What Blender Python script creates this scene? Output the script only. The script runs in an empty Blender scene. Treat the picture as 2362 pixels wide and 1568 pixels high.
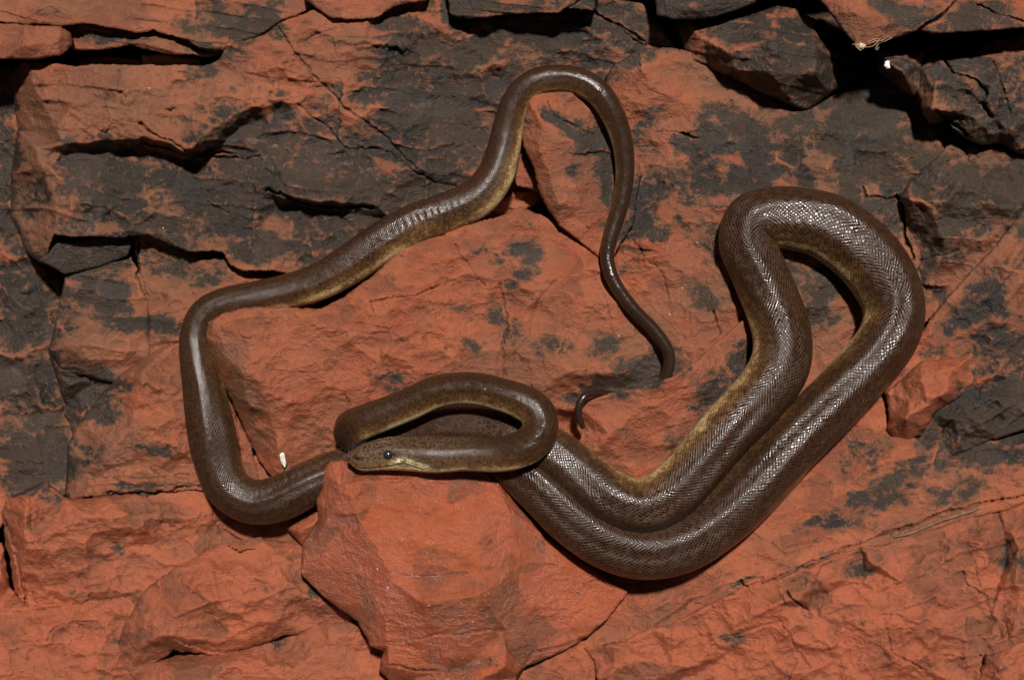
import bpy, bmesh, math, random
import numpy as np
from mathutils import Vector, Matrix
from mathutils.geometry import delaunay_2d_cdt

random.seed(7)
rng = np.random.default_rng(11)
scene = bpy.context.scene
col = scene.collection

# ------------------------------------------------------------------ camera, sky, sun, exposure
PITCH = math.radians(30.0)
CAM_D = 1.9                                   # metres from the camera to the middle of the rock face
K = 1.25 / 2361.0                             # metres per drawing unit (the face in view is 1.25 m wide)
U = np.array([1.0, 0.0, 0.0])
V = np.array([0.0, math.sin(PITCH), math.cos(PITCH)])
W = np.array([0.0, -math.cos(PITCH), math.sin(PITCH)])

cam = bpy.data.cameras.new("camera")
cam_o = bpy.data.objects.new("camera", cam)
col.objects.link(cam_o)
cam.sensor_fit = 'HORIZONTAL'
cam.angle = 2 * math.atan(0.625 / CAM_D)
cam.clip_start, cam.clip_end = 0.05, 200.0
cam_o.location = Vector(W * CAM_D)
cam_o.rotation_euler = Vector(-W).to_track_quat('-Z', 'Y').to_euler()
scene.camera = cam_o

LDIR = W + 0.08 * U + 0.44 * V               # towards the light: a flash held well above the lens
LDIR /= np.linalg.norm(LDIR)
world = bpy.data.worlds.new("World")
scene.world = world
world.use_nodes = True
wn = world.node_tree.nodes
sky = wn.new('ShaderNodeTexSky')
sky.sky_type = 'NISHITA'
sky.sun_disc = False
sky.sun_elevation = math.asin(LDIR[2])
sky.sun_rotation = math.atan2(LDIR[0], LDIR[1])
bg = wn['Background']
world.node_tree.links.new(sky.outputs[0], bg.inputs[0])
bg.inputs[1].default_value = 0.006           # a cave lit by one hard light: next to no sky gets in
sun = bpy.data.lights.new("sun", 'SUN')
sun.energy = 4.8
sun.angle = math.radians(4.0)
sun.color = (1.0, 0.955, 0.90)
sun_o = bpy.data.objects.new("sun", sun)
col.objects.link(sun_o)
sun_o.location = Vector(LDIR * 3)
sun_o.rotation_euler = Vector(-LDIR).to_track_quat('-Z', 'Y').to_euler()
vs = scene.view_settings
vs.view_transform = 'Standard'
vs.look = 'None'
vs.exposure = 0.16
vs.gamma = 1.0
vs.use_curve_mapping = False

# ------------------------------------------------------------------ helpers
def at(x, y, w):
    """drawing units on the face (x right, y down) at height w metres in front of it -> world points"""
    x = np.asarray(x, float); y = np.asarray(y, float); w = np.asarray(w, float)
    s = (CAM_D - w) / CAM_D
    return (((x - 1180.5) * K * s)[..., None] * U + ((784.0 - y) * K * s)[..., None] * V + w[..., None] * W)

_perm = rng.permutation(256)
_perm = np.concatenate([_perm, _perm, _perm])
_ang = rng.random(256) * 2 * math.pi
_GX, _GY = np.cos(_ang), np.sin(_ang)
_R1, _R2, _R3, _R4 = rng.random(256), rng.random(256), rng.random(256), rng.random(256)

def perlin(x, y, seed=0):
    x = x + seed * 17.31; y = y + seed * 9.73
    xi = np.floor(x).astype(int); yi = np.floor(y).astype(int)
    xf = x - xi; yf = y - yi
    def g(ix, iy, dx, dy):
        h = _perm[(_perm[ix & 255] + iy) & 255]
        return _GX[h] * dx + _GY[h] * dy
    u = xf * xf * xf * (xf * (xf * 6 - 15) + 10)
    v = yf * yf * yf * (yf * (yf * 6 - 15) + 10)
    a = g(xi, yi, xf, yf); b = g(xi + 1, yi, xf - 1, yf)
    c = g(xi, yi + 1, xf, yf - 1); d = g(xi + 1, yi + 1, xf - 1, yf - 1)
    return ((a + u * (b - a)) * (1 - v) + (c + u * (d - c)) * v) * 1.5

def fbm(x, y, seed=0, octv=4, gain=0.5):
    t = 0; a = 1.0; f = 1.0
    for i in range(octv):
        t = t + a * perlin(x * f, y * f, seed + i * 3.7)
        a *= gain; f *= 2.03
    return t

def ridged(x, y, seed=0, octv=4):
    t = 0; a = 1.0; f = 1.0
    for i in range(octv):
        t = t + a * (1 - np.abs(perlin(x * f, y * f, seed + i * 5.1)) * 2)
        a *= 0.5; f *= 2.1
    return t

def scallop(x, y, seed=0, curve=0.42, tilt=1.25, ids=False):
    """conchoidal fracture: lower envelope of tilted dishes, sharp ridges where two meet"""
    x = x + seed * 31.7; y = y + seed * 13.3
    xi = np.floor(x).astype(int); yi = np.floor(y).astype(int)
    best = np.full(x.shape, 9.0); ident = np.zeros(x.shape)
    for dx in (-1, 0, 1):
        for dy in (-1, 0, 1):
            ix = xi + dx; iy = yi + dy
            h = _perm[(_perm[ix & 255] + iy) & 255]
            rx = x - (ix + 0.15 + 0.7 * _R1[h]); ry = y - (iy + 0.15 + 0.7 * _R2[h])
            val = 0.35 * _R3[h] + tilt * 0.45 * (_GX[h] * rx + _GY[h] * ry) + curve * (rx * rx + ry * ry)
            ident = np.where(val < best, _R4[(h * 7 + 13) & 255], ident)
            best = np.minimum(best, val)
    return (best, ident) if ids else best

def sstep(a, b, x):
    t = np.clip((x - a) / (b - a), 0, 1)
    return t * t * (3 - 2 * t)

def poly_sdf(px, py, poly):
    """signed distance (positive inside) and nearest boundary point of a closed polygon"""
    n = len(poly)
    best = np.full(px.shape, 1e9); bx = np.zeros(px.shape); by = np.zeros(px.shape); bw = np.zeros(px.shape)
    inside = np.zeros(px.shape, bool)
    for i in range(n):
        x0, y0, w0 = poly[i]; x1, y1, w1 = poly[(i + 1) % n]
        ex, ey = x1 - x0, y1 - y0
        t = np.clip(((px - x0) * ex + (py - y0) * ey) / (ex * ex + ey * ey + 1e-9), 0, 1)
        qx, qy = x0 + t * ex, y0 + t * ey
        d = np.hypot(px - qx, py - qy)
        m = d < best
        best = np.where(m, d, best); bx = np.where(m, qx, bx); by = np.where(m, qy, by); bw = np.where(m, w0 + t * (w1 - w0), bw)
        c = ((y0 > py) != (y1 > py)) & (px < (x1 - x0) * (py - y0) / (y1 - y0 + 1e-12) + x0)
        inside ^= c
    return np.where(inside, best, -best), bx, by, bw

def line_dist(px, py, pts):
    best = np.full(px.shape, 1e9)
    for (x0, y0), (x1, y1) in zip(pts[:-1], pts[1:]):
        ex, ey = x1 - x0, y1 - y0
        t = np.clip(((px - x0) * ex + (py - y0) * ey) / (ex * ex + ey * ey + 1e-9), 0, 1)
        best = np.minimum(best, np.hypot(px - x0 - t * ex, py - y0 - t * ey))
    return best

def tin(px, py, pts, poly):
    """piecewise planar facets through the given (x, y, w) points"""
    n = len(poly)
    verts = [Vector((p[0], p[1])) for p in pts]
    edges = [(i, (i + 1) % n) for i in range(n)]
    vo, eo, fo, ov, oe, of = delaunay_2d_cdt(verts, edges, [], 0, 1e-4)
    z = []
    for i, v in enumerate(vo):
        if ov[i]:
            z.append(pts[ov[i][0]][2])
        else:
            j = min(range(len(pts)), key=lambda q: (pts[q][0] - v.x) ** 2 + (pts[q][1] - v.y) ** 2)
            z.append(pts[j][2])
    out = np.full(px.shape, np.nan)
    for f in fo:
        a, b, c = (vo[i] for i in f[:3])
        den = (b.y - c.y) * (a.x - c.x) + (c.x - b.x) * (a.y - c.y)
        if abs(den) < 1e-9:
            continue
        x0, x1 = min(a.x, b.x, c.x), max(a.x, b.x, c.x)
        y0, y1 = min(a.y, b.y, c.y), max(a.y, b.y, c.y)
        m = np.nonzero((px >= x0) & (px <= x1) & (py >= y0) & (py <= y1))
        qx, qy = px[m], py[m]
        l1 = ((b.y - c.y) * (qx - c.x) + (c.x - b.x) * (qy - c.y)) / den
        l2 = ((c.y - a.y) * (qx - c.x) + (a.x - c.x) * (qy - c.y)) / den
        l3 = 1 - l1 - l2
        ok = (l1 >= -1e-6) & (l2 >= -1e-6) & (l3 >= -1e-6)
        val = l1 * z[f[0]] + l2 * z[f[1]] + l3 * z[f[2]]
        idx = tuple(mm[ok] for mm in m)
        out[idx] = val[ok]
    return out

def blur(a, n):
    for _ in range(n):
        p = np.pad(a, 1, mode='edge')
        a = (p[:-2, 1:-1] + p[2:, 1:-1] + p[1:-1, :-2] + p[1:-1, 2:] + 2 * p[1:-1, 1:-1]) / 6
    return a

def mesh_from(name, verts, faces):
    me = bpy.data.meshes.new(name)
    nv, nf = len(verts), len(faces)
    k = faces.shape[1]
    me.vertices.add(nv)
    me.vertices.foreach_set('co', np.asarray(verts, np.float32).ravel())
    me.loops.add(nf * k)
    me.loops.foreach_set('vertex_index', faces.astype(np.int32).ravel())
    me.polygons.add(nf)
    me.polygons.foreach_set('loop_start', np.arange(0, nf * k, k, dtype=np.int32))
    me.polygons.foreach_set('loop_total', np.full(nf, k, np.int32))
    me.polygons.foreach_set('use_smooth', np.ones(nf, bool))
    me.update(calc_edges=True)
    me.validate()
    return me

def put_attr(me, name, arr):
    a = me.attributes.new(name, 'FLOAT', 'POINT')
    a.data.foreach_set('value', np.asarray(arr, np.float32))

def tag(o, label=None, cat=None, group=None, kind=None):
    if label: o["label"] = label
    if cat: o["category"] = cat
    if group: o["group"] = group
    if kind: o["kind"] = kind
    return o

# ------------------------------------------------------------------ materials
class NT:
    def __init__(self, name):
        self.m = bpy.data.materials.new(name)
        self.m.use_nodes = True
        self.t = self.m.node_tree
        self.b = self.t.nodes['Principled BSDF']
    def n(self, kind, **kw):
        nd = self.t.nodes.new(kind)
        for k, v in kw.items(): setattr(nd, k, v)
        return nd
    def l(self, a, b): self.t.links.new(a, b)
    def val(self, sock, v):
        if hasattr(v, 'is_linked') or isinstance(v, bpy.types.NodeSocket): self.l(v, sock)
        else: sock.default_value = v
    def math(self, op, a, b=0.0, c=None, clamp=False):
        nd = self.n('ShaderNodeMath', operation=op, use_clamp=clamp)
        self.val(nd.inputs[0], a); self.val(nd.inputs[1], b)
        if c is not None: self.val(nd.inputs[2], c)
        return nd.outputs[0]
    def mix(self, f, a, b, blend='MIX'):
        nd = self.n('ShaderNodeMix', data_type='RGBA', blend_type=blend)
        self.val(nd.inputs[0], f)
        for s, v in ((nd.inputs[6], a), (nd.inputs[7], b)):
            if isinstance(v, tuple): s.default_value = (*v, 1)
            else: self.l(v, s)
        return nd.outputs[2]
    def noise(self, vec, scale, detail=4, rough=0.55, dist=0.0):
        nd = self.n('ShaderNodeTexNoise')
        self.l(vec, nd.inputs['Vector'])
        nd.inputs['Scale'].default_value = scale; nd.inputs['Detail'].default_value = detail
        nd.inputs['Roughness'].default_value = rough; nd.inputs['Distortion'].default_value = dist
        return nd.outputs[0]
    def ramp(self, f, a, b):
        nd = self.n('ShaderNodeMapRange', interpolation_type='SMOOTHSTEP')
        self.l(f, nd.inputs[0]); nd.inputs[1].default_value = a; nd.inputs[2].default_value = b
        return nd.outputs[0]
    def attr(self, name):
        nd = self.n('ShaderNodeAttribute', attribute_name=name)
        return nd.outputs['Fac']

def rock_material(name, wet=0.0):
    N = NT(name)
    pos = N.n('ShaderNodeNewGeometry').outputs['Position']
    dark, ochre = N.attr('dark'), N.attr('ochre')
    nA = N.noise(pos, 9, 5, 0.6)
    mp = N.n('ShaderNodeMapping'); N.l(pos, mp.inputs['Vector'])
    mp.inputs['Rotation'].default_value = (0, math.radians(8), 0); mp.inputs['Scale'].default_value = (0.5, 1.0, 1.25)
    nB = N.noise(mp.outputs[0], 40, 7, 0.68, 0.5)
    nC = N.noise(pos, 160, 4, 0.6)
    nD = N.noise(pos, 620, 3, 0.6)
    # jasper red: brick red, browner where ochre rises: dust, plus painted light falloff
    nE = N.noise(pos, 4.5, 3, 0.5)
    red = N.mix(N.ramp(nB, 0.34, 0.68), (0.235, 0.053, 0.0195), (0.380, 0.098, 0.0375))
    red = N.mix(N.math('MULTIPLY', N.ramp(nA, 0.42, 0.66), 0.45), red, (0.300, 0.100, 0.048))
    red = N.mix(N.math('MULTIPLY', N.ramp(nE, 0.44, 0.60), 0.6), red, (0.195, 0.072, 0.035))
    red = N.mix(ochre, red, (0.165, 0.076, 0.039))
    red = N.mix(N.math('MULTIPLY', N.ramp(nC, 0.58, 0.76), 0.35), red, (0.37, 0.125, 0.066))
    red = N.mix(N.math('MULTIPLY', N.ramp(nD, 0.54, 0.74), 0.55), red, (0.12, 0.036, 0.018))
    nG = N.noise(pos, 430, 3, 0.7)
    red = N.mix(N.math('MULTIPLY', N.ramp(nG, 0.56, 0.74), 0.45), red, (0.46, 0.19, 0.115))
    ti = N.attr('tint')
    red = N.mix(N.math('MULTIPLY', N.ramp(ti, 0.02, 0.55), 0.6), red, (0.350, 0.105, 0.047))
    red = N.mix(N.math('MULTIPLY', N.ramp(N.math('MULTIPLY', ti, -1.0), 0.02, 0.50), 0.62), red, (0.135, 0.046, 0.021))
    red = N.mix(N.math('MULTIPLY', N.attr('falloff_lift'), N.ramp(N.math('ADD', ti, N.math('SUBTRACT', nB, 0.5)), -0.5, 0.35)), red, (0.415, 0.097, 0.040))  # light falloff painted in: brighter, more vivid red on the lower rocks
    # stain creeping in before the varnish proper
    st = N.math('ADD', dark, N.math('MULTIPLY', N.math('SUBTRACT', nB, 0.5), 1.1))
    st = N.math('MULTIPLY', N.ramp(st, 0.02, 0.50), 0.74)
    red = N.mix(st, red, (0.118, 0.055, 0.028))
    # dark varnish: blue grey to brown black, pale mineral veins
    drk = N.mix(N.ramp(nB, 0.36, 0.66), (0.0140, 0.0122, 0.0110), (0.043, 0.0360, 0.0300))
    drk = N.mix(N.math('MULTIPLY', N.ramp(nA, 0.40, 0.60), 0.85), drk, (0.062, 0.039, 0.0225))
    drk = N.mix(N.math('MULTIPLY', N.ramp(nC, 0.56, 0.76), 0.55), drk, (0.078, 0.068, 0.059))
    drk = N.mix(N.math('MULTIPLY', N.ramp(nD, 0.56, 0.78), 0.6), drk, (0.010, 0.009, 0.009))
    drk = N.mix(N.math('MULTIPLY', N.ramp(ti, 0.0, 0.5), 0.5), drk, (0.066, 0.057, 0.049))
    drk = N.mix(N.math('MULTIPLY', N.ramp(N.math('MULTIPLY', ti, -1.0), 0.0, 0.5), 0.55), drk, (0.014, 0.0125, 0.012))
    drk = N.mix(1.0, drk, (0.72, 0.70, 0.67), 'MULTIPLY')
    f = N.math('ADD', dark, N.math('MULTIPLY', N.math('SUBTRACT', nC, 0.5), 1.5))
    f = N.math('ADD', f, N.math('MULTIPLY', N.math('SUBTRACT', nB, 0.5), 2.4))
    f = N.math('ADD', f, N.math('MULTIPLY', N.math('SUBTRACT', nD, 0.5), 1.0))
    f = N.ramp(f, 0.32, 0.80)
    f = N.math('MULTIPLY', f, 0.95)
    base = N.mix(f, red, drk)
    vn = N.math('MULTIPLY', N.attr('vein'), N.math('MULTIPLY', N.ramp(dark, 0.3, 0.8), N.ramp(nC, 0.38, 0.6)))
    base = N.mix(N.math('MULTIPLY', vn, 0.7), base, (0.26, 0.165, 0.105))
    # tiny pale crystals
    vo = N.n('ShaderNodeTexVoronoi', feature='F1')
    N.l(pos, vo.inputs['Vector']); vo.inputs['Scale'].default_value = 62
    rnd = N.n('ShaderNodeSeparateColor'); N.l(vo.outputs['Color'], rnd.inputs[0])
    spk = N.math('MULTIPLY', N.math('LESS_THAN', vo.outputs['Distance'], N.math('MULTIPLY', rnd.outputs[1], 0.075)), N.math('GREATER_THAN', rnd.outputs[0], N.math('SUBTRACT', 1.25, N.math('MULTIPLY', N.ramp(nA, 0.40, 0.70), 0.40))))
    base = N.mix(spk, base, (0.85, 0.78, 0.66))
    N.l(base, N.b.inputs['Base Color'])
    r = N.math('SUBTRACT', 0.56 - 0.33 * wet, N.math('MULTIPLY', N.ramp(nB, 0.45, 0.75), 0.16 + 0.14 * wet))
    r = N.math('SUBTRACT', r, N.math('MULTIPLY', f, 0.10))
    if wet: r = N.math('SUBTRACT', r, N.math('MULTIPLY', N.ramp(N.noise(pos, 21, 4, 0.65), 0.46, 0.60), 0.17))
    N.l(r, N.b.inputs['Roughness'])
    N.b.inputs['Specular IOR Level'].default_value = 0.46 + 0.34 * wet
    h = N.math('ADD', N.math('MULTIPLY', nC, 0.6), N.math('MULTIPLY', nD, 0.40))
    h = N.math('ADD', h, N.math('MULTIPLY', nB, 0.9))
    bp = N.n('ShaderNodeBump'); bp.inputs['Strength'].default_value = 0.75 + 0.2 * wet; bp.inputs['Distance'].default_value = 0.008
    N.l(h, bp.inputs['Height'])
    N.l(bp.outputs[0], N.b.inputs['Normal'])
    if wet:
        N.l(N.math('MULTIPLY', N.ramp(N.noise(pos, 26, 4, 0.7), 0.50, 0.62), 0.55), N.b.inputs['Coat Weight'])
        N.b.inputs['Coat Roughness'].default_value = 0.13
        b2 = N.n('ShaderNodeBump'); b2.inputs['Strength'].default_value = 1.0; b2.inputs['Distance'].default_value = 0.012
        N.l(N.noise(pos, 110, 4, 0.6), b2.inputs['Height']); N.l(b2.outputs[0], N.b.inputs['Coat Normal'])
    return N.m

M_ROCK = rock_material("red_and_dark_rock", 0.0)
M_WET = rock_material("damp_red_rock", 0.75)

def plain_material(name, c1, c2, scale, rough, spec=0.4, bump=0.3, dist=0.002):
    N = NT(name)
    pos = N.n('ShaderNodeNewGeometry').outputs['Position']
    a = N.noise(pos, scale, 5, 0.6)
    N.l(N.mix(N.ramp(a, 0.35, 0.65), c1, c2), N.b.inputs['Base Color'])
    N.b.inputs['Roughness'].default_value = rough
    N.b.inputs['Specular IOR Level'].default_value = spec
    bp = N.n('ShaderNodeBump'); bp.inputs['Strength'].default_value = bump; bp.inputs['Distance'].default_value = dist
    N.l(N.noise(pos, scale * 3, 4), bp.inputs['Height']); N.l(bp.outputs[0], N.b.inputs['Normal'])
    return N.m

# ------------------------------------------------------------------ dark varnish and ochre dust; top and left also browned in place of light falloff
DARK = [  # cx, cy, rx, ry, angle (deg), strength
    (1450, 882, 120, 20, -15, 1.3), (1520, 850, 60, 30, -15, 1.0),
    (1960, 330, 200, 160, 0, 1.15), (2060, 420, 130, 120, 0, 1.1), (1760, 360, 200, 90, 0, 0.9), (420, 470, 340, 125, 0, 1.1), (800, 470, 220, 95, 0, 1.1), (1000, 250, 170, 190, 0, 1.1), (2230, 230, 150, 130, 0, 1.0), (1850, 600, 160, 130, 0, 0.55), (1200, 120, 200, 90, 0, 0.6), (2200, 500, 140, 120, 0, 0.6),
    (560, 55, 130, 55, 0, 1.0), (250, 80, 90, 22, 8, 0.8), (440, 70, 40, 40, 0, 0.3), (480, 120, 60, 14, 8, 0.9),
    (470, 165, 40, 22, -10, 0.7), (300, 430, 190, 120, 0, 1.1), (540, 330, 150, 110, 20, 1.2), (650, 430, 170, 110, 0, 1.0),
    (480, 500, 170, 80, 0, 1.0), (700, 540, 150, 80, -8, 1.1), (560, 580, 60, 45, 0, 1.0), (930, 170, 110, 130, 20, 1.2),
    (900, 330, 190, 140, 0, 1.3), (1030, 250, 130, 170, 15, 1.2), (1180, 90, 150, 80, 0, 0.9), (1290, 110, 150, 60, 15, 0.9),
    (1400, 60, 130, 60, 15, 1.2), (1080, 130, 60, 70, 0, 0.6), (950, 440, 160, 70, 0, 1.1), (800, 500, 120, 50, 0, 1.0),
    (1110, 20, 130, 40, 0, 1.0), (650, 265, 50, 45, 0, 0.7), (200, 590, 120, 40, -10, 1.5), (400, 590, 70, 26, 20, 0.8),
    (60, 700, 100, 130, 0, 1.0), (60, 880, 120, 100, 0, 1.1), (90, 1050, 110, 90, 0, 1.2), (10, 400, 40, 200, 0, 1.0),
    (220, 680, 90, 50, 0, 1.0), (350, 745, 110, 34, 4, 1.0), (200, 910, 80, 60, 0, 1.3), (410, 620, 60, 22, 10, 0.6), (480, 640, 80, 26, -20, 0.6),
    (365, 1040, 44, 18, 5, 1.4), (340, 1120, 90, 14, -3, 0.9), (220, 1190, 40, 18, 0, 0.35), (160, 1360, 60, 14, 20, 0.4), (290, 1500, 30, 60, 20, 0.5),
    (1310, 290, 60, 24, 40, 1.1), (1370, 330, 50, 60, 30, 0.9), (1400, 420, 22, 90, 0, 0.9), (1330, 400, 30, 40, 0, 0.35),
    (1600, 410, 80, 70, 30, 1.0), (1660, 250, 90, 40, 30, 0.75), (1700, 330, 110, 80, 0, 1.1), (1610, 350, 60, 40, 30, 0.9), (1750, 400, 120, 60, 0, 1.1),
    (1490, 480, 60, 120, 10, 0.9), (1490, 290, 24, 60, 40, 0.6), (1640, 560, 90, 40, 20, 0.9), (1620, 680, 60, 50, 0, 0.6), (1700, 640, 60, 60, 0, 0.6),
    (1850, 330, 26, 130, -8, 1.0), (1960, 330, 120, 120, 0, 1.1), (2020, 450, 120, 90, 0, 0.9), (1920, 230, 80, 40, 0, 1.1),
    (1900, 660, 90, 90, 0, 1.0), (1880, 720, 50, 60, 0, 0.8), (1780, 110, 170, 80, 0, 1.5), (1860, 160, 120, 60, 0, 1.3), (1620, 20, 120, 40, 0, 1.6), (1900, 230, 60, 30, -20, 1.0),
    (2130, 40, 110, 36, 0, 0.9), (2050, 25, 60, 30, 0, 0.8), (2250, 40, 100, 40, 0, 0.9), (2060, 165, 70, 50, 0, 1.3),
    (2240, 200, 110, 90, 0, 0.95), (2290, 290, 110, 60, 0, 1.2), (2300, 110, 60, 40, 0, 0.5), (2120, 400, 60, 60, 0, 1.0), (2240, 470, 110, 110, 30, 1.0),
    (2330, 450, 90, 90, 0, 1.1), (2150, 620, 40, 70, 0, 1.1), (2180, 560, 70, 60, 0, 1.0), (2280, 700, 60, 140, 30, 0.85), (2330, 790, 60, 60, 0, 0.9), (2200, 770, 70, 50, -40, 0.5),
    (2280, 950, 150, 90, -25, 1.5), (2300, 1040, 120, 40, 0, 0.9), (2120, 1070, 60, 40, -30, 0.6), (1990, 1050, 60, 40, -40, 0.7), (2020, 1150, 110, 40, -30, 0.8), (1900, 1210, 80, 22, -20, 0.8), (2200, 1130, 60, 50, 0, 0.5),
    (1660, 900, 60, 50, 0, 0.8), (1720, 840, 40, 60, 0, 0.8), (1480, 855, 90, 34, -15, 0.8), (1420, 800, 60, 50, 0, 0.55), (1260, 805, 50, 30, 0, 1.0), (1370, 810, 40, 20, -10, 0.5),
    (1200, 570, 34, 26, 0, 1.0), (1215, 620, 26, 50, 30, 0.8), (1165, 720, 40, 70, 5, 0.8), (1090, 810, 30, 30, 0, 0.8), (910, 880, 44, 22, 0, 0.6), (1120, 580, 60, 12, 35, 0.7), (1170, 660, 30, 60, 0, 0.6), (1345, 905, 26, 20, 0, 1.0), (1440, 890, 60, 20, -15, 0.7),
    (1990, 1310, 50, 16, -25, 0.6), (1700, 1470, 40, 18, 10, 0.9), (2340, 1290, 50, 26, 10, 0.6), (1240, 1540, 50, 20, -20, 0.6), (720, 1372, 30, 12, 10, 0.6), (640, 1480, 60, 8, -6, 0.6), (260, 1275, 20, 8, 0, 0.6),
    (1700, 1345, 50, 6, -20, 0.8), (1860, 1300, 90, 8, -20, 0.6), (1640, 985, 40, 30, -30, 0.5), (1560, 1020, 30, 30, 0, 0.3),
    (1300, 610, 40, 30, 0, 0.4), (1080, 720, 30, 20, 0, 0.3), (130, 250, 20, 80, 0, 0.2), (255, 230, 12, 60, 10, 0.8), (420, 205, 22, 26, 0, 0.6),
]
RED_BACK = [  (330, 235, 230, 62, 4, 1.1), (590, 200, 110, 60, -20, 1.0), (150, 230, 90, 80, 0, 0.9), (760, 110, 110, 90, 0, 0.9), (250, 25, 250, 40, 0, 0.7),  # red showing through the dark areas
    (360, 470, 55, 30, 0, 0.8), (640, 520, 34, 34, 0, 0.75), (430, 350, 90, 18, 0, 0.9), (330, 350, 80, 22, 0, 0.7), (150, 500, 60, 50, 0, 0.6),
    (800, 250, 70, 90, -25, 0.9), (880, 380, 60, 30, 25, 0.7), (870, 300, 30, 60, -30, 0.6), (1160, 90, 70, 34, 20, 0.7), (1230, 150, 40, 40, 0, 0.5), (1120, 160, 30, 40, 0, 0.6), (420, 690, 80, 40, 0, 0.7), (330, 680, 40, 30, 0, 0.5),
    (1640, 200, 110, 60, 25, 0.8), (1560, 370, 60, 40, 20, 0.8), (1690, 370, 36, 22, 0, 0.9), (1810, 410, 24, 60, 10, 0.9), (1890, 400, 26, 90, -6, 0.9), (1870, 290, 50, 26, -30, 0.8),
    (1880, 620, 30, 30, 0, 0.8), (1960, 700, 40, 60, 0, 0.8), (1540, 590, 70, 40, 20, 0.9), (1930, 800, 60, 40, -40, 0.8), (2120, 470, 30, 44, 0, 0.6), (2150, 250, 40, 50, 0, 0.9), (2110, 340, 22, 60, 40, 0.5), (2170, 620, 30, 40, 0, 0.6), (2280, 560, 50, 60, -40, 0.9), (2340, 640, 40, 60, 0, 0.9), (2010, 430, 40, 26, -30, 0.8),
    (700, 590, 60, 20, -15, 0.5), (1390, 85, 40, 18, 0, 0.5), (2140, 55, 40, 14, -10, 0.6), (400, 540, 200, 14, 4, 0.6), (1680, 130, 90, 60, 20, 0.5), (2310, 90, 60, 30, 0, 0.5),
]
OCHRE = [
    (1960, 330, 260, 220, 0, 0.85), (450, 480, 420, 150, 0, 0.75), (850, 330, 300, 220, 0, 0.5), (1250, 110, 260, 110, 0, 0.6), (2240, 220, 160, 160, 0, 0.7), (2230, 480, 200, 150, 0, 0.7), (1560, 420, 140, 120, 0, 0.4), (1900, 680, 140, 130, 0, 0.6), (1700, 170, 160, 90, 10, 0.9),
    (330, 230, 330, 120, 0, 0.62), (760, 150, 160, 150, 0, 0.4), (250, 800, 230, 260, 0, 0.5), (1600, 300, 250, 200, 0, 0.35), (60, 60, 250, 80, 0, 0.4), (1300, 250, 90, 120, 0, 0.3), (2200, 600, 250, 250, 0, 0.35),
    (450, 660, 160, 60, 0, 0.5), (1400, 780, 200, 120, 0, 0.25), (300, 1250, 280, 120, 0, 0.3),
    (90, 420, 70, 220, 8, 1.0), (60, 230, 60, 80, 0, 0.8), (250, 760, 130, 130, 0, 0.5), (240, 1050, 110, 120, 30, 0.9), (60, 780, 100, 160, 0, 0.6), (230, 620, 130, 40, -10, 0.6),
    (790, 95, 60, 30, -20, 0.9), (400, 1260, 150, 70, -10, 0.5), (120, 20, 140, 30, 0, 0.6), (1900, 350, 140, 180, 0, 0.6), (2110, 180, 60, 60, 0, 0.8), (420, 180, 400, 50, 0, 0.35),
    (1000, 1115, 150, 26, 2, 0.7), (1700, 140, 120, 60, 20, 0.8), (1640, 700, 80, 60, 0, 0.4), (560, 900, 50, 160, -20, 0.8), (620, 1130, 160, 60, 0, 0.5), (1590, 1010, 60, 40, -30, 0.8), (600, 1500, 200, 30, -5, 0.4), (1500, 1430, 120, 40, -20, 0.35), (470, 1230, 90, 70, 0, 0.5), (1650, 320, 60, 50, 0, 0.3), (2150, 1160, 200, 60, -20, 0.4), (330, 640, 20, 80, 0, 0.8), (2280, 700, 120, 180, 30, 0.4), (1030, 300, 300, 220, 0, 0.3),
]

DARK = [(a, b, c, d, e, f * (0.55 if b > 1140 and a < 1900 else 0.58 if (b > 540 and 1000 < a < 1760 and b < 840) else 1.0)) for a, b, c, d, e, f in DARK]

def field(x, y, items):
    out = np.full(x.shape, -1.0)
    for cx, cy, rx, ry, a, s in items:
        m = (np.abs(x - cx) < 2.2 * max(rx, ry)) & (np.abs(y - cy) < 2.2 * max(rx, ry))
        if not m.any(): continue
        c, sn = math.cos(math.radians(a)), math.sin(math.radians(a))
        dx, dy = x[m] - cx, y[m] - cy
        d = np.hypot((dx * c + dy * sn) / rx, (-dx * sn + dy * c) / ry)
        out[m] = np.maximum(out[m], np.clip(s * (1.42 - d), -1, 1.0))
    return out

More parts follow.
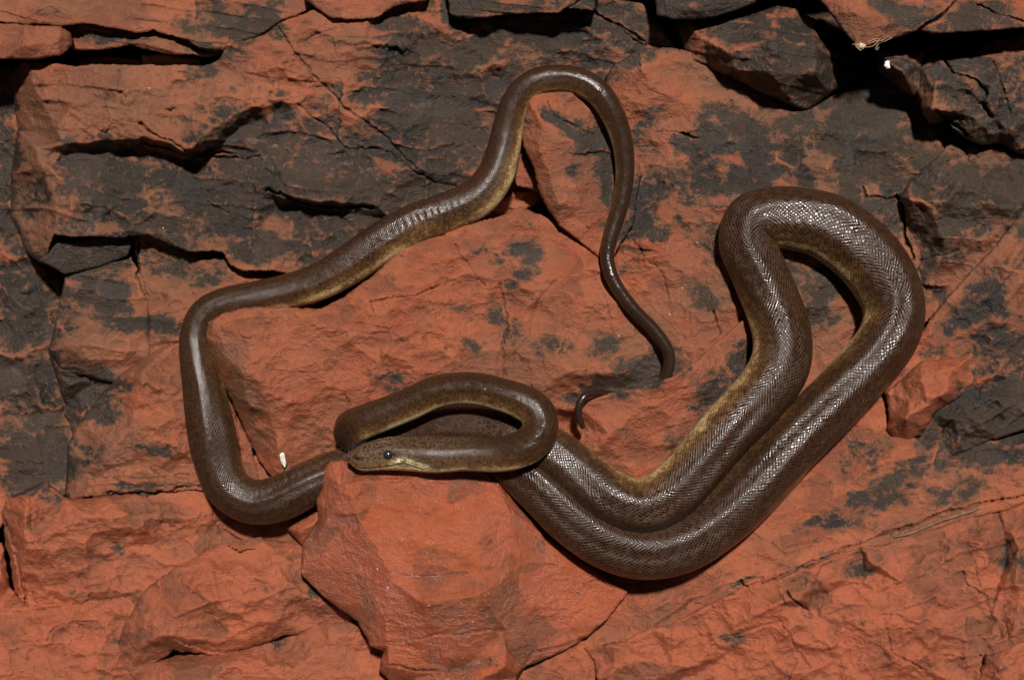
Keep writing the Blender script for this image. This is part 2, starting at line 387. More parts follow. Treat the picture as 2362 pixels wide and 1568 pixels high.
# ------------------------------------------------------------------ cracks (grooves cut into whatever rock they cross): points, half width, depth in cm
CRACKS = [
    ([(640, 60), (680, 120), (720, 170), (745, 200)], 1.6, 0.5), ([(690, 95), (740, 75), (790, 60)], 1.2, 0.3), ([(745, 200), (800, 250), (850, 285), (900, 330), (960, 390)], 1.6, 0.45),
    ([(320, 285), (370, 320), (430, 346), (540, 355)], 2.2, 0.7), ([(330, 330), (410, 352), (470, 358), (520, 368), (600, 362)], 1.8, 0.6), ([(275, 160), (268, 210), (290, 225)], 1.6, 0.4), ([(140, 190), (138, 255), (100, 256)], 1.0, 0.25), ([(240, 230), (250, 280), (235, 300)], 1.2, 0.3),
    ([(610, 440), (660, 452), (700, 468), (760, 478), (860, 480)], 2.2, 0.8), ([(480, 465), (530, 495)], 1.4, 0.4), ([(585, 430), (580, 500), (583, 565)], 2.0, 0.5), ([(600, 340), (605, 390), (640, 410)], 1.2, 0.4), ([(690, 240), (760, 300), (800, 345), (880, 340)], 1.3, 0.4), ([(760, 360), (860, 340), (900, 350), (960, 400), (1000, 420), (1060, 430)], 1.4, 0.4),
    ([(1040, 45), (1080, 50), (1150, 38), (1290, 34), (1370, 30), (1420, 55), (1500, 100)], 1.8, 0.7), ([(1290, 34), (1310, 18), (1340, 0)], 1.4, 0.5), ([(1370, 28), (1420, 60), (1480, 100), (1530, 108)], 1.4, 0.5),
    ([(2118, 70), (2150, 50), (2180, 30), (2215, -10)], 2.0, 1.0), ([(2250, 10), (2300, 30), (2361, 50)], 1.4, 0.5), ([(2180, 140), (2200, 170), (2250, 180), (2275, 220), (2260, 240), (2290, 270)], 2.0, 0.9), ([(2165, 258), (2200, 290), (2230, 310)], 2.2, 0.9), ([(2290, 140), (2310, 180), (2330, 260)], 1.6, 0.6),
    ([(2066, 450), (2085, 480), (2088, 540), (2105, 600)], 2.2, 1.0), ([(1990, 430), (2000, 455), (2050, 460), (2075, 450)], 1.6, 0.6), ([(2120, 600), (2160, 590), (2210, 575)], 1.2, 0.4), ([(1512, 305), (1560, 308), (1610, 320)], 1.4, 0.5), ([(1265, 235), (1275, 260), (1320, 290), (1370, 310)], 1.5, 0.4), ([(1435, 480), (1460, 560), (1530, 640), (1545, 690)], 1.2, 0.3), 
    ([(1155, 655), (1170, 730), (1158, 800), (1165, 870)], 1.8, 0.5), ([(1280, 640), (1230, 720), (1215, 780), (1180, 820)], 1.4, 0.35), ([(1370, 630), (1400, 700), (1410, 760)], 1.2, 0.3), ([(800, 740), (900, 760), (930, 790)], 1.4, 0.35), ([(860, 730), (850, 700), (960, 680), (1010, 660)], 1.5, 0.5), ([(760, 780), (810, 760), (900, 770)], 1.2, 0.3), ([(1050, 560), (1100, 640), (1120, 660)], 1.2, 0.35), ([(990, 545), (1020, 540), (1040, 528)], 1.6, 0.6), ([(800, 910), (808, 935), (790, 960)], 1.5, 0.5), ([(540, 800), (600, 850), (720, 860), (850, 850)], 1.0, 0.25),
    ([(1545, 1080), (1600, 1020), (1650, 960), (1690, 900)], 1.0, 0.25), ([(1640, 790), (1660, 770), (1640, 720)], 1.6, 0.5), 
    ([(1511, 1440), (1600, 1385), (1680, 1345), (1760, 1330)], 1.8, 0.6), ([(1708, 1337), (1722, 1358)], 1.6, 0.9), ([(1815, 1363), (1830, 1380), (1862, 1404)], 1.8, 1.0), ([(1760, 1340), (1830, 1315), (1960, 1260), (2060, 1225), (2180, 1180), (2361, 1140)], 2.0, 0.8), ([(1780, 1250), (1810, 1275), (1870, 1260)], 1.2, 0.35), ([(1560, 1510), (1620, 1480), (1800, 1430)], 1.4, 0.4), ([(2040, 1330), (1960, 1350), (1900, 1370)], 1.2, 0.3), ([(2215, 1320), (2230, 1350), (2280, 1380), (2285, 1420)], 1.4, 0.4), ([(1800, 1440), (1840, 1500), (1870, 1540)], 1.4, 0.4), ([(2040, 1430), (2060, 1500), (2120, 1540)], 1.4, 0.45), ([(2160, 1000), (2200, 960), (2300, 920)], 1.4, 0.5),
    ([(370, 1160), (378, 1210), (400, 1220)], 1.2, 0.35), ([(508, 1210), (520, 1245)], 1.2, 0.5), ([(15, 1200), (35, 1280), (62, 1395)], 2.4, 0.9), ([(100, 1470), (140, 1440), (180, 1440), (190, 1460)], 1.4, 0.4), ([(40, 1140), (80, 1170), (75, 1260)], 1.2, 0.3), ([(190, 1090), (260, 1100), (330, 1125)], 1.2, 0.4), ([(350, 1085), (400, 1115), (460, 1120)], 1.4, 0.4), ([(400, 1470), (470, 1500), (560, 1500)], 1.3, 0.4), ([(480, 1120), (420, 1125), (330, 1140), (250, 1135)], 2.0, 0.7),
    ([(930, 1480), (1000, 1465), (1080, 1460), (1160, 1450)], 1.6, 0.5), ([(895, 1530), (960, 1545), (1060, 1545), (1130, 1520)], 2.0, 0.7), ([(890, 1320), (960, 1330), (1000, 1330), (1090, 1318)], 1.5, 0.45), ([(1190, 1560), (1230, 1500), (1300, 1490), (1350, 1470)], 1.8, 0.7),
    ([(190, 945), (240, 930), (265, 910)], 1.4, 0.4), ([(325, 560), (320, 640), (335, 690)], 2.2, 0.7), ([(150, 850), (230, 890), (270, 885)], 1.2, 0.4),
]

# ------------------------------------------------------------------ course of the snake (the rocks are hollowed where its body rests on them)
# centre line: x, y, height of the centre (cm), half width (units), half height factor, lean of the back (image x, image y)
PATH = [
    (808, 1053, 11.4, 15, (0.0, -1.1)), (832, 1055, 11.5, 31, (0.0, -1.1)), (856, 1052, 11.6, 35, (0.0, -1.1)), (886, 1047, 11.7, 38.5, (0.0, -1.1)), (930, 1045, 11.8, 41, (0.0, -1.1)),
    (988, 1047, 11.9, 43.5, (0.0, -1.0)), (1026, 1048, 12.0, 42, (0.0, -1.15)), (1067, 1046, 12.1, 40.5, (0.0, -1.15)), (1110, 1048, 12.3, 40, (0.0, -1.1)), (1150, 1048, 12.6, 40, (0.0, -1.0)), (1190, 1040, 13.0, 42, (0.0, -0.9)),
    (1226, 1020, 13.2, 43, (0.1, -0.5)), (1246, 988, 13.2, 42, (0.3, -0.5)), (1236, 950, 13.0, 42, (0.3, -0.7)), (1200, 926, 12.6, 40, (0.2, -0.8)), (1150, 909, 12.0, 38, (0.1, -0.9)), (1100, 897, 11.4, 37.5, (0.0, -0.9)), (1050, 896, 10.9, 37.5, (-0.1, -0.9)),
    (1000, 906, 10.5, 38, (-0.2, -0.9)), (940, 934, 10.1, 38, (-0.2, -0.9)), (880, 958, 9.7, 38.5, (-0.2, -0.8)), (836, 975, 9.0, 40, (-0.3, -0.7)), (812, 988, 7.4, 42, (-0.5, -0.4)), (822, 1002, 5.6, 44, (-0.4, 0.0)), (860, 1008, 4.8, 46, (0, 0)),
    (920, 1000, 4.9, 48, (0, 0)), (1000, 985, 5.6, 50, (0, -0.1)), (1100, 983, 6.8, 53, (0, 0)), (1190, 1003, 8.0, 56, (0.1, 0)), (1262, 1038, 8.9, 58, (0.1, 0)), (1330, 1088, 9.5, 60, (0.0, 0.15)), (1400, 1144, 10.2, 64, (0.0, 0.35)),
    (1480, 1168, 10.4, 66, (0.1, 0.5)), (1550, 1134, 10.4, 65, (0.35, 0.5)), (1616, 1064, 10.2, 64, (0.5, 0.45)), (1684, 983, 9.7, 64, (0.6, 0.3)), (1752, 912, 8.3, 66, (0.6, 0.1)), (1796, 845, 7.0, 69, (0.6, 0)), (1802, 775, 6.0, 68, (0.55, 0)),
    (1780, 700, 4.7, 66, (0.3, 0)), (1748, 622, 4.2, 65, (0.0, -0.05)), (1722, 560, 4.0, 65, (-0.15, -0.1)), (1733, 514, 3.9, 66, (-0.25, -0.3)), (1780, 503, 3.8, 68, (-0.1, -0.55)), (1838, 508, 3.9, 71, (0.0, -0.65)), (1905, 525, 4.0, 75, (0.2, -0.6)), (1975, 572, 4.1, 77, (0.4, -0.45)),
    (2030, 635, 4.2, 76, (0.5, -0.2)), (2060, 708, 4.5, 72, (0.4, 0.0)), (2048, 775, 5.6, 68, (0.2, 0.05)), (2000, 843, 6.0, 66, (0.1, 0.1)), (1935, 915, 6.6, 67, (-0.08, -0.12)), (1870, 980, 7.2, 68, (-0.08, -0.12)), (1800, 1052, 7.8, 69, (-0.08, -0.12)),
    (1730, 1130, 8.2, 69, (-0.08, -0.12)), (1660, 1196, 8.4, 69, (-0.08, -0.12)), (1580, 1248, 9.0, 69, (-0.08, -0.12)), (1490, 1268, 9.3, 69, (-0.08, -0.12)), (1400, 1246, 9.3, 68, (-0.08, -0.12)), (1318, 1192, 9.2, 65, (-0.08, -0.12)), (1250, 1128, 8.8, 61, (-0.08, -0.12)), (1190, 1080, 7.8, 57, (0, 0)),
    (1110, 1058, 6.0, 51, (0, 0)), (1000, 1062, 4.6, 48, (0, 0)), (900, 1068, 4.2, 47, (0, 0)), (820, 1074, 4.5, 48, (0, 0)), (760, 1092, 4.9, 50, (0, 0)), (700, 1120, 5.1, 53.5, (0, -0.1)), (640, 1150, 5.0, 54, (0, 0)), (582, 1156, 4.8, 53, (-0.1, 0.1)), (530, 1126, 4.7, 53, (-0.2, 0.1)),
    (502, 1066, 4.6, 54, (-0.12, 0)), (488, 1000, 4.5, 56, (-0.12, 0)), (470, 900, 4.2, 49, (-0.12, 0)), (456, 830, 3.9, 41.5, (-0.15, -0.1)), (453, 775, 3.6, 37.5, (-0.3, -0.2)), (472, 728, 3.5, 37, (-0.3, -0.4)), (515, 703, 3.5, 37, (-0.2, -0.7)), (590, 688, 3.4, 38.5, (-0.15, -0.9)),
    (670, 671, 3.3, 40.5, (-0.15, -0.95)), (740, 648, 3.3, 43, (-0.25, -0.95)), (806, 611, 3.3, 46, (-0.35, -0.95)), (872, 566, 3.3, 47, (-0.35, -0.9)), (950, 520, 3.2, 47, (-0.35, -0.9)), (1030, 490, 3.0, 46.5, (-0.4, -1.0)), (1100, 457, 2.8, 46, (-0.7, -0.9)), (1142, 406, 2.6, 43, (-1.0, -0.4)),
    (1160, 350, 2.5, 39.5, (-1.0, -0.2)), (1171, 295, 2.6, 36.5, (-0.7, -0.2)), (1188, 238, 3.0, 34, (-0.4, -0.3)), (1222, 197, 3.4, 33, (-0.2, -0.6)), (1270, 182, 3.6, 31.5, (0, -0.7)), (1328, 186, 3.8, 31.5, (0.1, -0.6)), (1377, 213, 4.0, 31, (0.35, -0.4)), (1411, 262, 3.9, 28.5, (0.5, -0.1)),
    (1434, 325, 3.6, 25, (0.5, 0)), (1441, 395, 3.2, 22, (0.5, 0)), (1432, 462, 3.0, 20.5, (0.45, 0)), (1412, 530, 2.9, 18.5, (0.4, 0)), (1400, 590, 3.0, 16.5, (0.35, 0)), (1415, 648, 3.3, 15.8, (0.35, -0.1)), (1456, 708, 3.4, 15.5, (0.35, -0.1)), (1510, 764, 3.3, 15, (0.3, -0.1)), (1540, 810, 3.2, 14.2, (0.25, 0)),
    (1541, 850, 3.0, 13, (0.2, 0)), (1522, 888, 2.6, 12.2, (0, 0)), (1478, 912, 3.2, 11.6, (0, 0)), (1428, 914, 4.6, 11.0, (0, 0)), (1396, 909, 6.0, 10.4, (0, 0)), (1370, 906, 7.2, 9.8, (0, 0)), (1350, 912, 7.9, 9.4, (0, 0)), (1336, 932, 8.1, 9, (0, 0)), (1334, 958, 8.0, 8.4, (0, 0)), (1340, 974, 7.9, 7.4, (0, 0)), (1343, 984, 7.8, 5.4, (0, 0)),
]

def catmull(P, n_per):
    P = np.asarray(P, float)
    Q = np.vstack([2 * P[0] - P[1], P, 2 * P[-1] - P[-2]])
    out = []
    for i in range(1, len(Q) - 2):
        p0, p1, p2, p3 = Q[i - 1], Q[i], Q[i + 1], Q[i + 2]
        t = np.linspace(0, 1, n_per, endpoint=False)[:, None]
        out.append(0.5 * ((2 * p1) + (-p0 + p2) * t + (2 * p0 - 5 * p1 + 4 * p2 - p3) * t ** 2 + (-p0 + 3 * p1 - 3 * p2 + p3) * t ** 3))
    out.append(P[-1:])
    return np.vstack(out)


PS = catmull(np.array([(x, y, w, r) for x, y, w, r, l in PATH]), 24)
_k = [0]
for _i in range(1, len(PS)):
    if math.hypot(PS[_i, 0] - PS[_k[-1], 0], PS[_i, 1] - PS[_k[-1], 1]) > 6: _k.append(_i)
PS = PS[_k]

# ------------------------------------------------------------------ rocks
GRID = 2.6
HX0, HY0, HS = -80, -80, 4.0
HMAP = np.full((int(1760 / HS), int(2540 / HS)), -20.0)

def rock(name, label, outline, inner=(), rough=1.0, bed=None, jag=1.0, side=7.0, mat=None, dark=0.0, seed=None, soft=2, lump=1.0, warp=0.7, gain=2.1, macro=1.0, rest=lambda x, y: True, falloff_lift=None):
    seed = seed if seed is not None else (len(label) * 1.37 + outline[0][0] * 0.013 + outline[0][1] * 0.029)
    poly = [tuple(map(float, p)) for p in outline]
    pts = poly + [tuple(map(float, p)) for p in inner]
    x0 = max(min(p[0] for p in poly) - 12, -90); x1 = min(max(p[0] for p in poly) + 12, 2450)
    y0 = max(min(p[1] for p in poly) - 12, -90); y1 = min(max(p[1] for p in poly) + 12, 1660)
    gx = np.arange(x0, x1 + GRID, GRID); gy = np.arange(y0, y1 + GRID, GRID)
    X, Y = np.meshgrid(gx, gy)
    # ragged outline
    wx = jag * (7 * perlin(X / 55, Y / 55, seed) + 3.5 * perlin(X / 17, Y / 17, seed + 2) + 1.6 * perlin(X / 7, Y / 7, seed + 5))
    wy = jag * (7 * perlin(X / 55, Y / 55, seed + 7) + 3.5 * perlin(X / 17, Y / 17, seed + 9) + 1.6 * perlin(X / 7, Y / 7, seed + 3))
    d, bx, by, bw = poly_sdf(X + 0.6 * wx, Y + 0.6 * wy, poly)
    tx = X + 1.4 * wx * warp; ty = Y + 1.4 * wy * warp
    H = tin(tx, ty, pts, poly)
    H = np.where(np.isnan(H), bw, H)
    A = np.array([(p[0], p[1], 1.0) for p in pts]); bb = np.array([p[2] for p in pts])
    pa, pb, pc = np.linalg.lstsq(A, bb, rcond=None)[0]
    plane = pa * tx + pb * ty + pc
    H = plane + gain * (H - plane)
    H = blur(H, soft)
    # fracture relief (cm)
    msk = sstep(-0.25, 0.35, perlin(X / 190, Y / 190, seed + 1.3))
    msk2 = sstep(-0.2, 0.3, perlin(X / 95, Y / 95, seed + 4.1))
    f1, id1 = scallop((X + 2 * wx) / 125, (Y + 2 * wy) / 95, seed + 3, ids=True)
    f2, id2 = scallop((X + wx) / 52, (Y + wy) / 38, seed + 5, ids=True)
    f3, id3 = scallop((X + wx) / 22, (Y + wy) / 15, seed + 6, ids=True)
    inner_fade = 0.45 + 0.55 * sstep(0, 45, d)
    H = H + rough * inner_fade * (0.60 * fbm(X / 230, Y / 230, seed + 21, 2) * lump
                     + 5.6 * macro * (0.35 + 0.65 * msk) * (f1 - 0.17)
                     + 3.0 * (0.25 + 0.75 * (1 - msk)) * (f2 - 0.17)
                     + 0.85 * (0.3 + 0.7 * msk2) * (f3 - 0.17)
                     + 0.15 * (scallop((X + wx) / 10, Y / 8, seed + 7) - 0.1)
                     + 0.12 * fbm(X / 30, Y / 30, seed + 8, 4, 0.6))
    TINT = (id1 - 0.5) * 0.9 + (id2 - 0.5) * 0.6 * (0.3 + 0.7 * (1 - msk)) + (id3 - 0.5) * 0.35 * msk2
    TINT = blur(TINT, 1)
    if bed is not None:
        ang, per, amp = bed
        c, s = math.cos(math.radians(ang)), math.sin(math.radians(ang))
        q = (-X * s + Y * c) + 5 * fbm(X / 160, Y / 160, seed + 12, 2)
        along = (X * c + Y * s)
        fr = np.mod(q / per + 0.35 * perlin(along / 130, q / 60, seed + 14), 1.0)
        saw = fr - sstep(0.86, 1.0, fr)
        H = H + 0.75 * amp * saw * sstep(-0.2, 0.3, perlin(along / 170, q / 45, seed + 16))
    # hairline fractures
    hl = np.abs(perlin((X + 2 * wx) / 130, (Y + 2 * wy) / 130, seed + 31))
    H = H - 0.28 * rough * sstep(0.020, 0.0, hl) * sstep(-0.05, 0.25, perlin(X / 90, Y / 90, seed + 33))
    hl2 = np.abs(perlin((X + 2 * wx) / 62, (Y + 2 * wy) / 48, seed + 35))
    H = H - 0.16 * rough * sstep(0.030, 0.0, hl2) * sstep(0.05, 0.35, perlin(X / 70, Y / 70, seed + 37))
    for line, hw, dep in CRACKS:
        lx = [p[0] for p in line]; ly = [p[1] for p in line]
        if max(lx) < x0 or min(lx) > x1 or max(ly) < y0 or min(ly) > y1: continue
        ld = line_dist(X + 1.2 * wx, Y + 1.2 * wy, line)
        vary = 0.55 + 0.6 * np.clip(perlin(X / 30, Y / 30, seed + 40) + 0.5, 0, 1)
        H = H - dep * 1.3 * sstep(hw * 2.2 * vary, hw * 0.3, ld)
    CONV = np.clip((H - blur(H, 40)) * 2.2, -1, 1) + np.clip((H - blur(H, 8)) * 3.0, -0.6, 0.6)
    # bed for the snake
    for sx, sy, sw, sr in PS:
        if sx < x0 - sr or sx > x1 + sr or sy < y0 - sr or sy > y1 + sr or not rest(sx, sy): continue
        i0, i1 = max(int((sx - sr - x0) / GRID), 0), int((sx + sr - x0) / GRID) + 2
        j0, j1 = max(int((sy - sr - y0) / GRID), 0), int((sy + sr - y0) / GRID) + 2
        q = sr * sr - (X[j0:j1, i0:i1] - sx) ** 2 - (Y[j0:j1, i0:i1] - sy) ** 2
        lim = np.where(q > 0, sw - 0.95 * np.sqrt(np.maximum(q, 0)) * K * 100, 99)
        H[j0:j1, i0:i1] = np.minimum(H[j0:j1, i0:i1], lim)
    # rounded rim
    er = 6.0
    H = H - 0.32 * np.clip(1 - d / er, 0, 1) ** 2
    # snap rim to the outline
    gyd, gxd = np.gradient(d, GRID)
    gl = np.hypot(gxd, gyd) + 1e-6
    nx, ny = gxd / gl, gyd / gl
    inside = d >= -0.3
    near = inside & (d < GRID * 0.62)
    PX = np.where(near, X - nx * np.clip(d, 0, 3), X); PY = np.where(near, Y - ny * np.clip(d, 0, 3), Y)
    out = ~inside
    PX = np.where(out, X - nx * np.clip(d + 0.6, -5, 0), PX); PY = np.where(out, Y - ny * np.clip(d + 0.6, -5, 0), PY)
    drop = side * (0.95 + 0.12 * perlin(X / 60, Y / 60, seed + 50))
    WH = np.where(out, H - drop, H)
    keep = inside[:-1, :-1] | inside[1:, :-1] | inside[:-1, 1:] | inside[1:, 1:]
    ny_, nx_ = X.shape
    idx = np.arange(ny_ * nx_).reshape(ny_, nx_)
    F = np.stack([idx[:-1, :-1][keep], idx[1:, :-1][keep], idx[1:, 1:][keep], idx[:-1, 1:][keep]], 1)
    used = np.unique(F)
    remap = np.full(ny_ * nx_, -1); remap[used] = np.arange(len(used))
    F = remap[F]
    xs, ys, hs = PX.ravel()[used], PY.ravel()[used], WH.ravel()[used]
    P = at(xs, ys, hs * 0.01)
    # colour masks
    qx, qy = xs + 22 * fbm(xs / 70, ys / 45, 61, 5, 0.62), ys + 17 * fbm(xs / 70, ys / 45, 67, 5, 0.62)
    n = fbm(xs / 75, ys / 60, 71, 5, 0.62)
    fd = field(qx, qy, DARK); fr_ = field(qx, qy, RED_BACK)
    pr = np.clip(fd, 0, 1)
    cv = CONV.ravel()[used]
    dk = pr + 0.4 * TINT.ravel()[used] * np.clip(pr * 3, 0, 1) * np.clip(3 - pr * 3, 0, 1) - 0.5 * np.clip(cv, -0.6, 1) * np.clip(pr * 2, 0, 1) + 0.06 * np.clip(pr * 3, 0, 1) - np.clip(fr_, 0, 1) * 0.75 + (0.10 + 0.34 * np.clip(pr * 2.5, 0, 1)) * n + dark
    dk = np.clip(dk, 0, 1)
    vein = sstep(0.030, 0.0, np.abs(perlin(qx / 85, qy / 85, 91) + 0.25 * perlin(qx / 24, qy / 24, 93))) * sstep(0.05, 0.45, perlin(xs / 120, ys / 120, 95))
    oc = np.clip(np.maximum(field(qx, qy, OCHRE), 0) * 0.95 + 0.30 * fbm(xs / 110, ys / 80, 83, 4), 0, 0.9)
    loc = at(sum(p[0] for p in poly) / len(poly), sum(p[1] for p in poly) / len(poly), sum(p[2] for p in poly) / len(poly) * 0.01 - 0.03)
    me = mesh_from(name, P - loc, F)
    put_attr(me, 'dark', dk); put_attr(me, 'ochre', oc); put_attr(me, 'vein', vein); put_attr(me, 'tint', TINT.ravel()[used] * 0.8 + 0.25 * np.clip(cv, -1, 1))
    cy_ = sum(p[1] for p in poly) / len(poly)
    put_attr(me, 'falloff_lift', np.full(len(used), falloff_lift if falloff_lift is not None else (0.5 if cy_ > 1180 else 0.12 if cy_ > 800 else 0.0)))  # lower rocks get a lighter colour in place of nearer light
    me.materials.append(mat or M_ROCK)
    o = bpy.data.objects.new(name, me)
    o.location = loc
    col.objects.link(o)
    tag(o, label, "rock", kind="thing")
    # height map for laying things on the rock
    ins = inside
    hx = ((X[ins] - HX0) / HS).astype(int); hy = ((Y[ins] - HY0) / HS).astype(int)
    ok = (hx >= 0) & (hx < HMAP.shape[1]) & (hy >= 0) & (hy < HMAP.shape[0])
    np.maximum.at(HMAP, (hy[ok], hx[ok]), H[ins][ok])
    return o

def ground(x, y):
    return HMAP[int((y - HY0) / HS), int((x - HX0) / HS)]

# --- the wall behind every gap
def backing():
    gx = np.arange(-900, 3270, 13.0); gy = np.arange(-900, 2500, 13.0)
    X, Y = np.meshgrid(gx, gy)
    out = np.maximum.reduce([-68 - X, X - 2428, -68 - Y, Y - 1638])          # > 0 past the edge of the rocks modelled one by one
    deep = -15 + 2.2 * fbm(X / 260, Y / 260, 5, 3) + 1.5 * scallop(X / 200, Y / 160, 4)
    front = -0.5 + 6.0 * np.clip(Y / 1568, -0.3, 1.3) + 7 * (scallop(X / 190, Y / 140, 6) - 0.2) + 2.6 * (scallop(X / 70, Y / 50, 8) - 0.2) + 0.5 * fbm(X / 60, Y / 60, 9, 4)
    m = sstep(0, 26, out)
    H = deep * (1 - m) + front * m
    idx = np.arange(X.size).reshape(X.shape)
    F = np.stack([idx[:-1, :-1].ravel(), idx[1:, :-1].ravel(), idx[1:, 1:].ravel(), idx[:-1, 1:].ravel()], 1)
    me = mesh_from('cave_wall', at(X.ravel(), Y.ravel(), H.ravel() * 0.01), F)
    dk = np.clip(0.55 - 0.45 * np.clip(Y / 1200, 0, 1) + 0.9 * fbm(X / 170, Y / 130, 17, 4), 0, 1).ravel()
    put_attr(me, 'dark', np.where(m.ravel() > 0.5, dk, 0.7)); put_attr(me, 'ochre', np.full(X.size, 0.3)); put_attr(me, 'vein', np.zeros(X.size))
    put_attr(me, 'tint', (0.5 * fbm(X / 90, Y / 90, 23, 3)).ravel()); put_attr(me, 'falloff_lift', np.clip(Y / 3000, 0, 0.5).ravel())  # last attribute: painted brightening towards the bottom, for light falloff
    me.materials.append(M_ROCK)
    o = bpy.data.objects.new('cave_wall', me); col.objects.link(o)
    tag(o, kind="structure")
backing()

rock('rock_slab', 'long red slab along the upper left edge, dark stained at its right end',
     [(-85, -85, 1), (740, -85, 0), (735, 15, .5), (655, 48, 1), (600, 82, 1), (540, 104, 1.2), (515, 120, 1.2), (463, 112, 2), (416, 90, 2), (354, 72, 2.2), (318, 78, 2.2), (253, 65, 2.2), (195, 54, 2.2), (141, 61, 2.2), (0, 54, 2.2), (-85, 54, 2.2)],
     [(300, 20, 1.8), (560, 40, .8), (100, 20, 2.2)], rough=0.55, bed=(8, 34, 0.5), jag=0.7)
rock('rock_slab', 'blunt red rock nose at the left edge above the black gap',
     [(-85, 50, 2.5), (60, 57, 3), (141, 62, 2.5), (166, 78, 2), (168, 105, 2), (140, 130, 3), (85, 138, 3.6), (0, 136, 3.6), (-85, 136, 3.5)], [(60, 100, 4.2), (130, 100, 3.4)], rough=0.5, jag=0.6)
rock('rock_layer', 'thin dark and red layer wedged under the long upper left slab',
     [(150, 60, 0), (195, 52, .5), (253, 62, .5), (318, 74, .5), (354, 68, .5), (416, 86, .5), (463, 108, .3), (512, 112, 0), (514, 126, 0), (480, 133, .3), (445, 129, .6), (400, 127, .8), (330, 115, .8), (300, 104, .5), (240, 117, 0), (168, 117, -.5)],
     [(330, 95, 1.2), (380, 105, 1.2)], rough=0.4, bed=(10, 16, 0.4), jag=0.5)
rock('rock_fragment', 'flat reddish fragment lying inside the black gap at upper left',
     [(175, 138, -6), (250, 130, -5.5), (325, 140, -5), (335, 165, -5), (180, 165, -6)], rough=0.4, jag=0.5)
rock('rock_fragment', 'low red strip of rock at the right end of the upper left gap',
     [(325, 128, -3), (380, 124, -2.4), (462, 138, -2.2), (470, 165, -2), (330, 165, -3)], rough=0.4, jag=0.5)
rock('boulder', 'huge red and blackened rock face behind the snake at upper left',
     [(58, 140, 1.5), (160, 152, 2), (270, 149, 2), (370, 152, 2), (470, 152, 2), (500, 142, 2), (513, 128, 2.2), (522, 104, 2.4), (600, 84, 2.4), (655, 50, 2.4), (735, 18, 2), (900, -20, 1), (1100, -20, .5), (1300, -30, 0), (1480, 10, -1), (1560, 110, -1.5), (1500, 180, -1.5), (1400, 300, -2), (1260, 460, -2.5), (1180, 500, -2), (1000, 600, -1), (800, 660, 0), (690, 640, 1), (620, 624, 1.8), (560, 626, 2), (530, 612, 2), (510, 582, 2), (430, 578, 2), (390, 562, 2), (340, 542, 2), (290, 548, 2), (215, 548, 2), (126, 544, 2), (98, 612, 0), (60, 580, -1), (28, 500, -2), (22, 420, -2), (40, 300, -2), (30, 215, -2), (17, 172, -2)],
     [(72, 190, 1.8), (82, 340, 1.8), (112, 420, 2), (132, 490, 2.2), (300, 200, 2.2), (150, 334, 2.6), (250, 322, 3.1), (340, 320, 3.3), (430, 346, 3.8), (485, 302, 3.3), (540, 264, 3.0), (620, 236, 2.7), (150, 356, 1.3), (250, 348, 1.1), (340, 346, 1.0), (428, 374, 0.8), (505, 334, 1.3), (560, 292, 1.5), (630, 262, 1.7), (440, 260, 2.6), (200, 400, 1.6), (300, 480, 2.2), (370, 490, 2.6), (450, 470, 1.5), (575, 440, 1.2), (590, 540, .6), (612, 430, 1.8), (640, 450, 2.7), (760, 466, 2.2), (870, 474, 1.6), (640, 470, .4), (760, 490, .2), (870, 500, .2), (330, 430, 1.2), (440, 500, 2.6), (500, 530, 1.6), (700, 560, 1.4), (900, 200, 1), (1000, 350, .2), (800, 350, 1.2), (700, 300, 1.8), (660, 220, 2.8), (760, 120, 2.2), (870, 130, 1.8)],
     rough=0.8, bed=(6, 60, 0.5), jag=0.7, gain=1.7)
rock('rock_slab', 'red slab edge at the top between the two black cracks',
     [(690, -85, 3), (703, 0, 3), (735, 23, 3.2), (765, 43, 3.2), (800, 47, 3.2), (870, 42, 3.2), (905, 20, 3), (935, 10, 3), (985, 2, 3), (1010, -85, 3)], rough=0.4, jag=0.5)
rock('rock_slab', 'dark thin slab at the top edge right of the centre crack',
     [(1020, -85, 3), (1032, 5, 3.2), (1036, 30, 3.2), (1052, 43, 3.2), (1112, 43, 3.2), (1200, 33, 3), (1290, 31, 2.8), (1310, 20, 2.6), (1370, 26, 2), (1400, -85, 2)], [(1150, 10, 3.4)], rough=0.5, bed=(4, 18, 0.4), jag=0.6)
rock('boulder', 'dim brown rock deep behind the left edge pillar',
     [(-85, 145, -8), (25, 150, -7), (70, 300, -7), (70, 560, -8), (120, 650, -9), (-85, 665, -10)], rough=0.8)
rock('boulder', 'dark shadowed rock low in the recess at the left edge',
     [(-85, 620, -9), (60, 620, -9), (120, 610, -10), (180, 700, -9), (150, 800, -8), (170, 930, -8), (190, 1015, -7), (-85, 1010, -7)], [(40, 720, -7.6), (60, 850, -6.6), (100, 940, -6.4)], rough=0.9)
rock('rock_slab', 'flat dark grey slab at the left edge below the recess',
     [(-85, 955, -4), (150, 950, -4.5), (180, 1010, -4), (170, 1140, -3), (60, 1150, -3), (-85, 1320, -3)], [(60, 1040, -3.4)], rough=0.5, bed=(-2, 45, 0.5))
rock('rock_fragment', 'blue grey lens of rock under the crack at left',
     [(90, 602, .2), (130, 560, .5), (290, 535, .6), (306, 560, 0), (295, 592, -.5), (215, 620, -1), (150, 634, -1.2)], rough=0.35, jag=0.5, dark=0.5)
rock('boulder', 'brown block with a grey band left of the groove in the left wall',
     [(150, 640, -1.5), (215, 617, -1.2), (300, 590, -1), (330, 640, -1), (345, 700, -.8), (350, 830, -.5), (270, 885, -.5), (140, 852, -1), (112, 805, -1), (130, 735, -1.5)], [(230, 700, -1.2), (240, 800, .8), (160, 790, .4), (230, 745, -.6)], rough=0.55, bed=(2, 40, 0.4), jag=0.7)
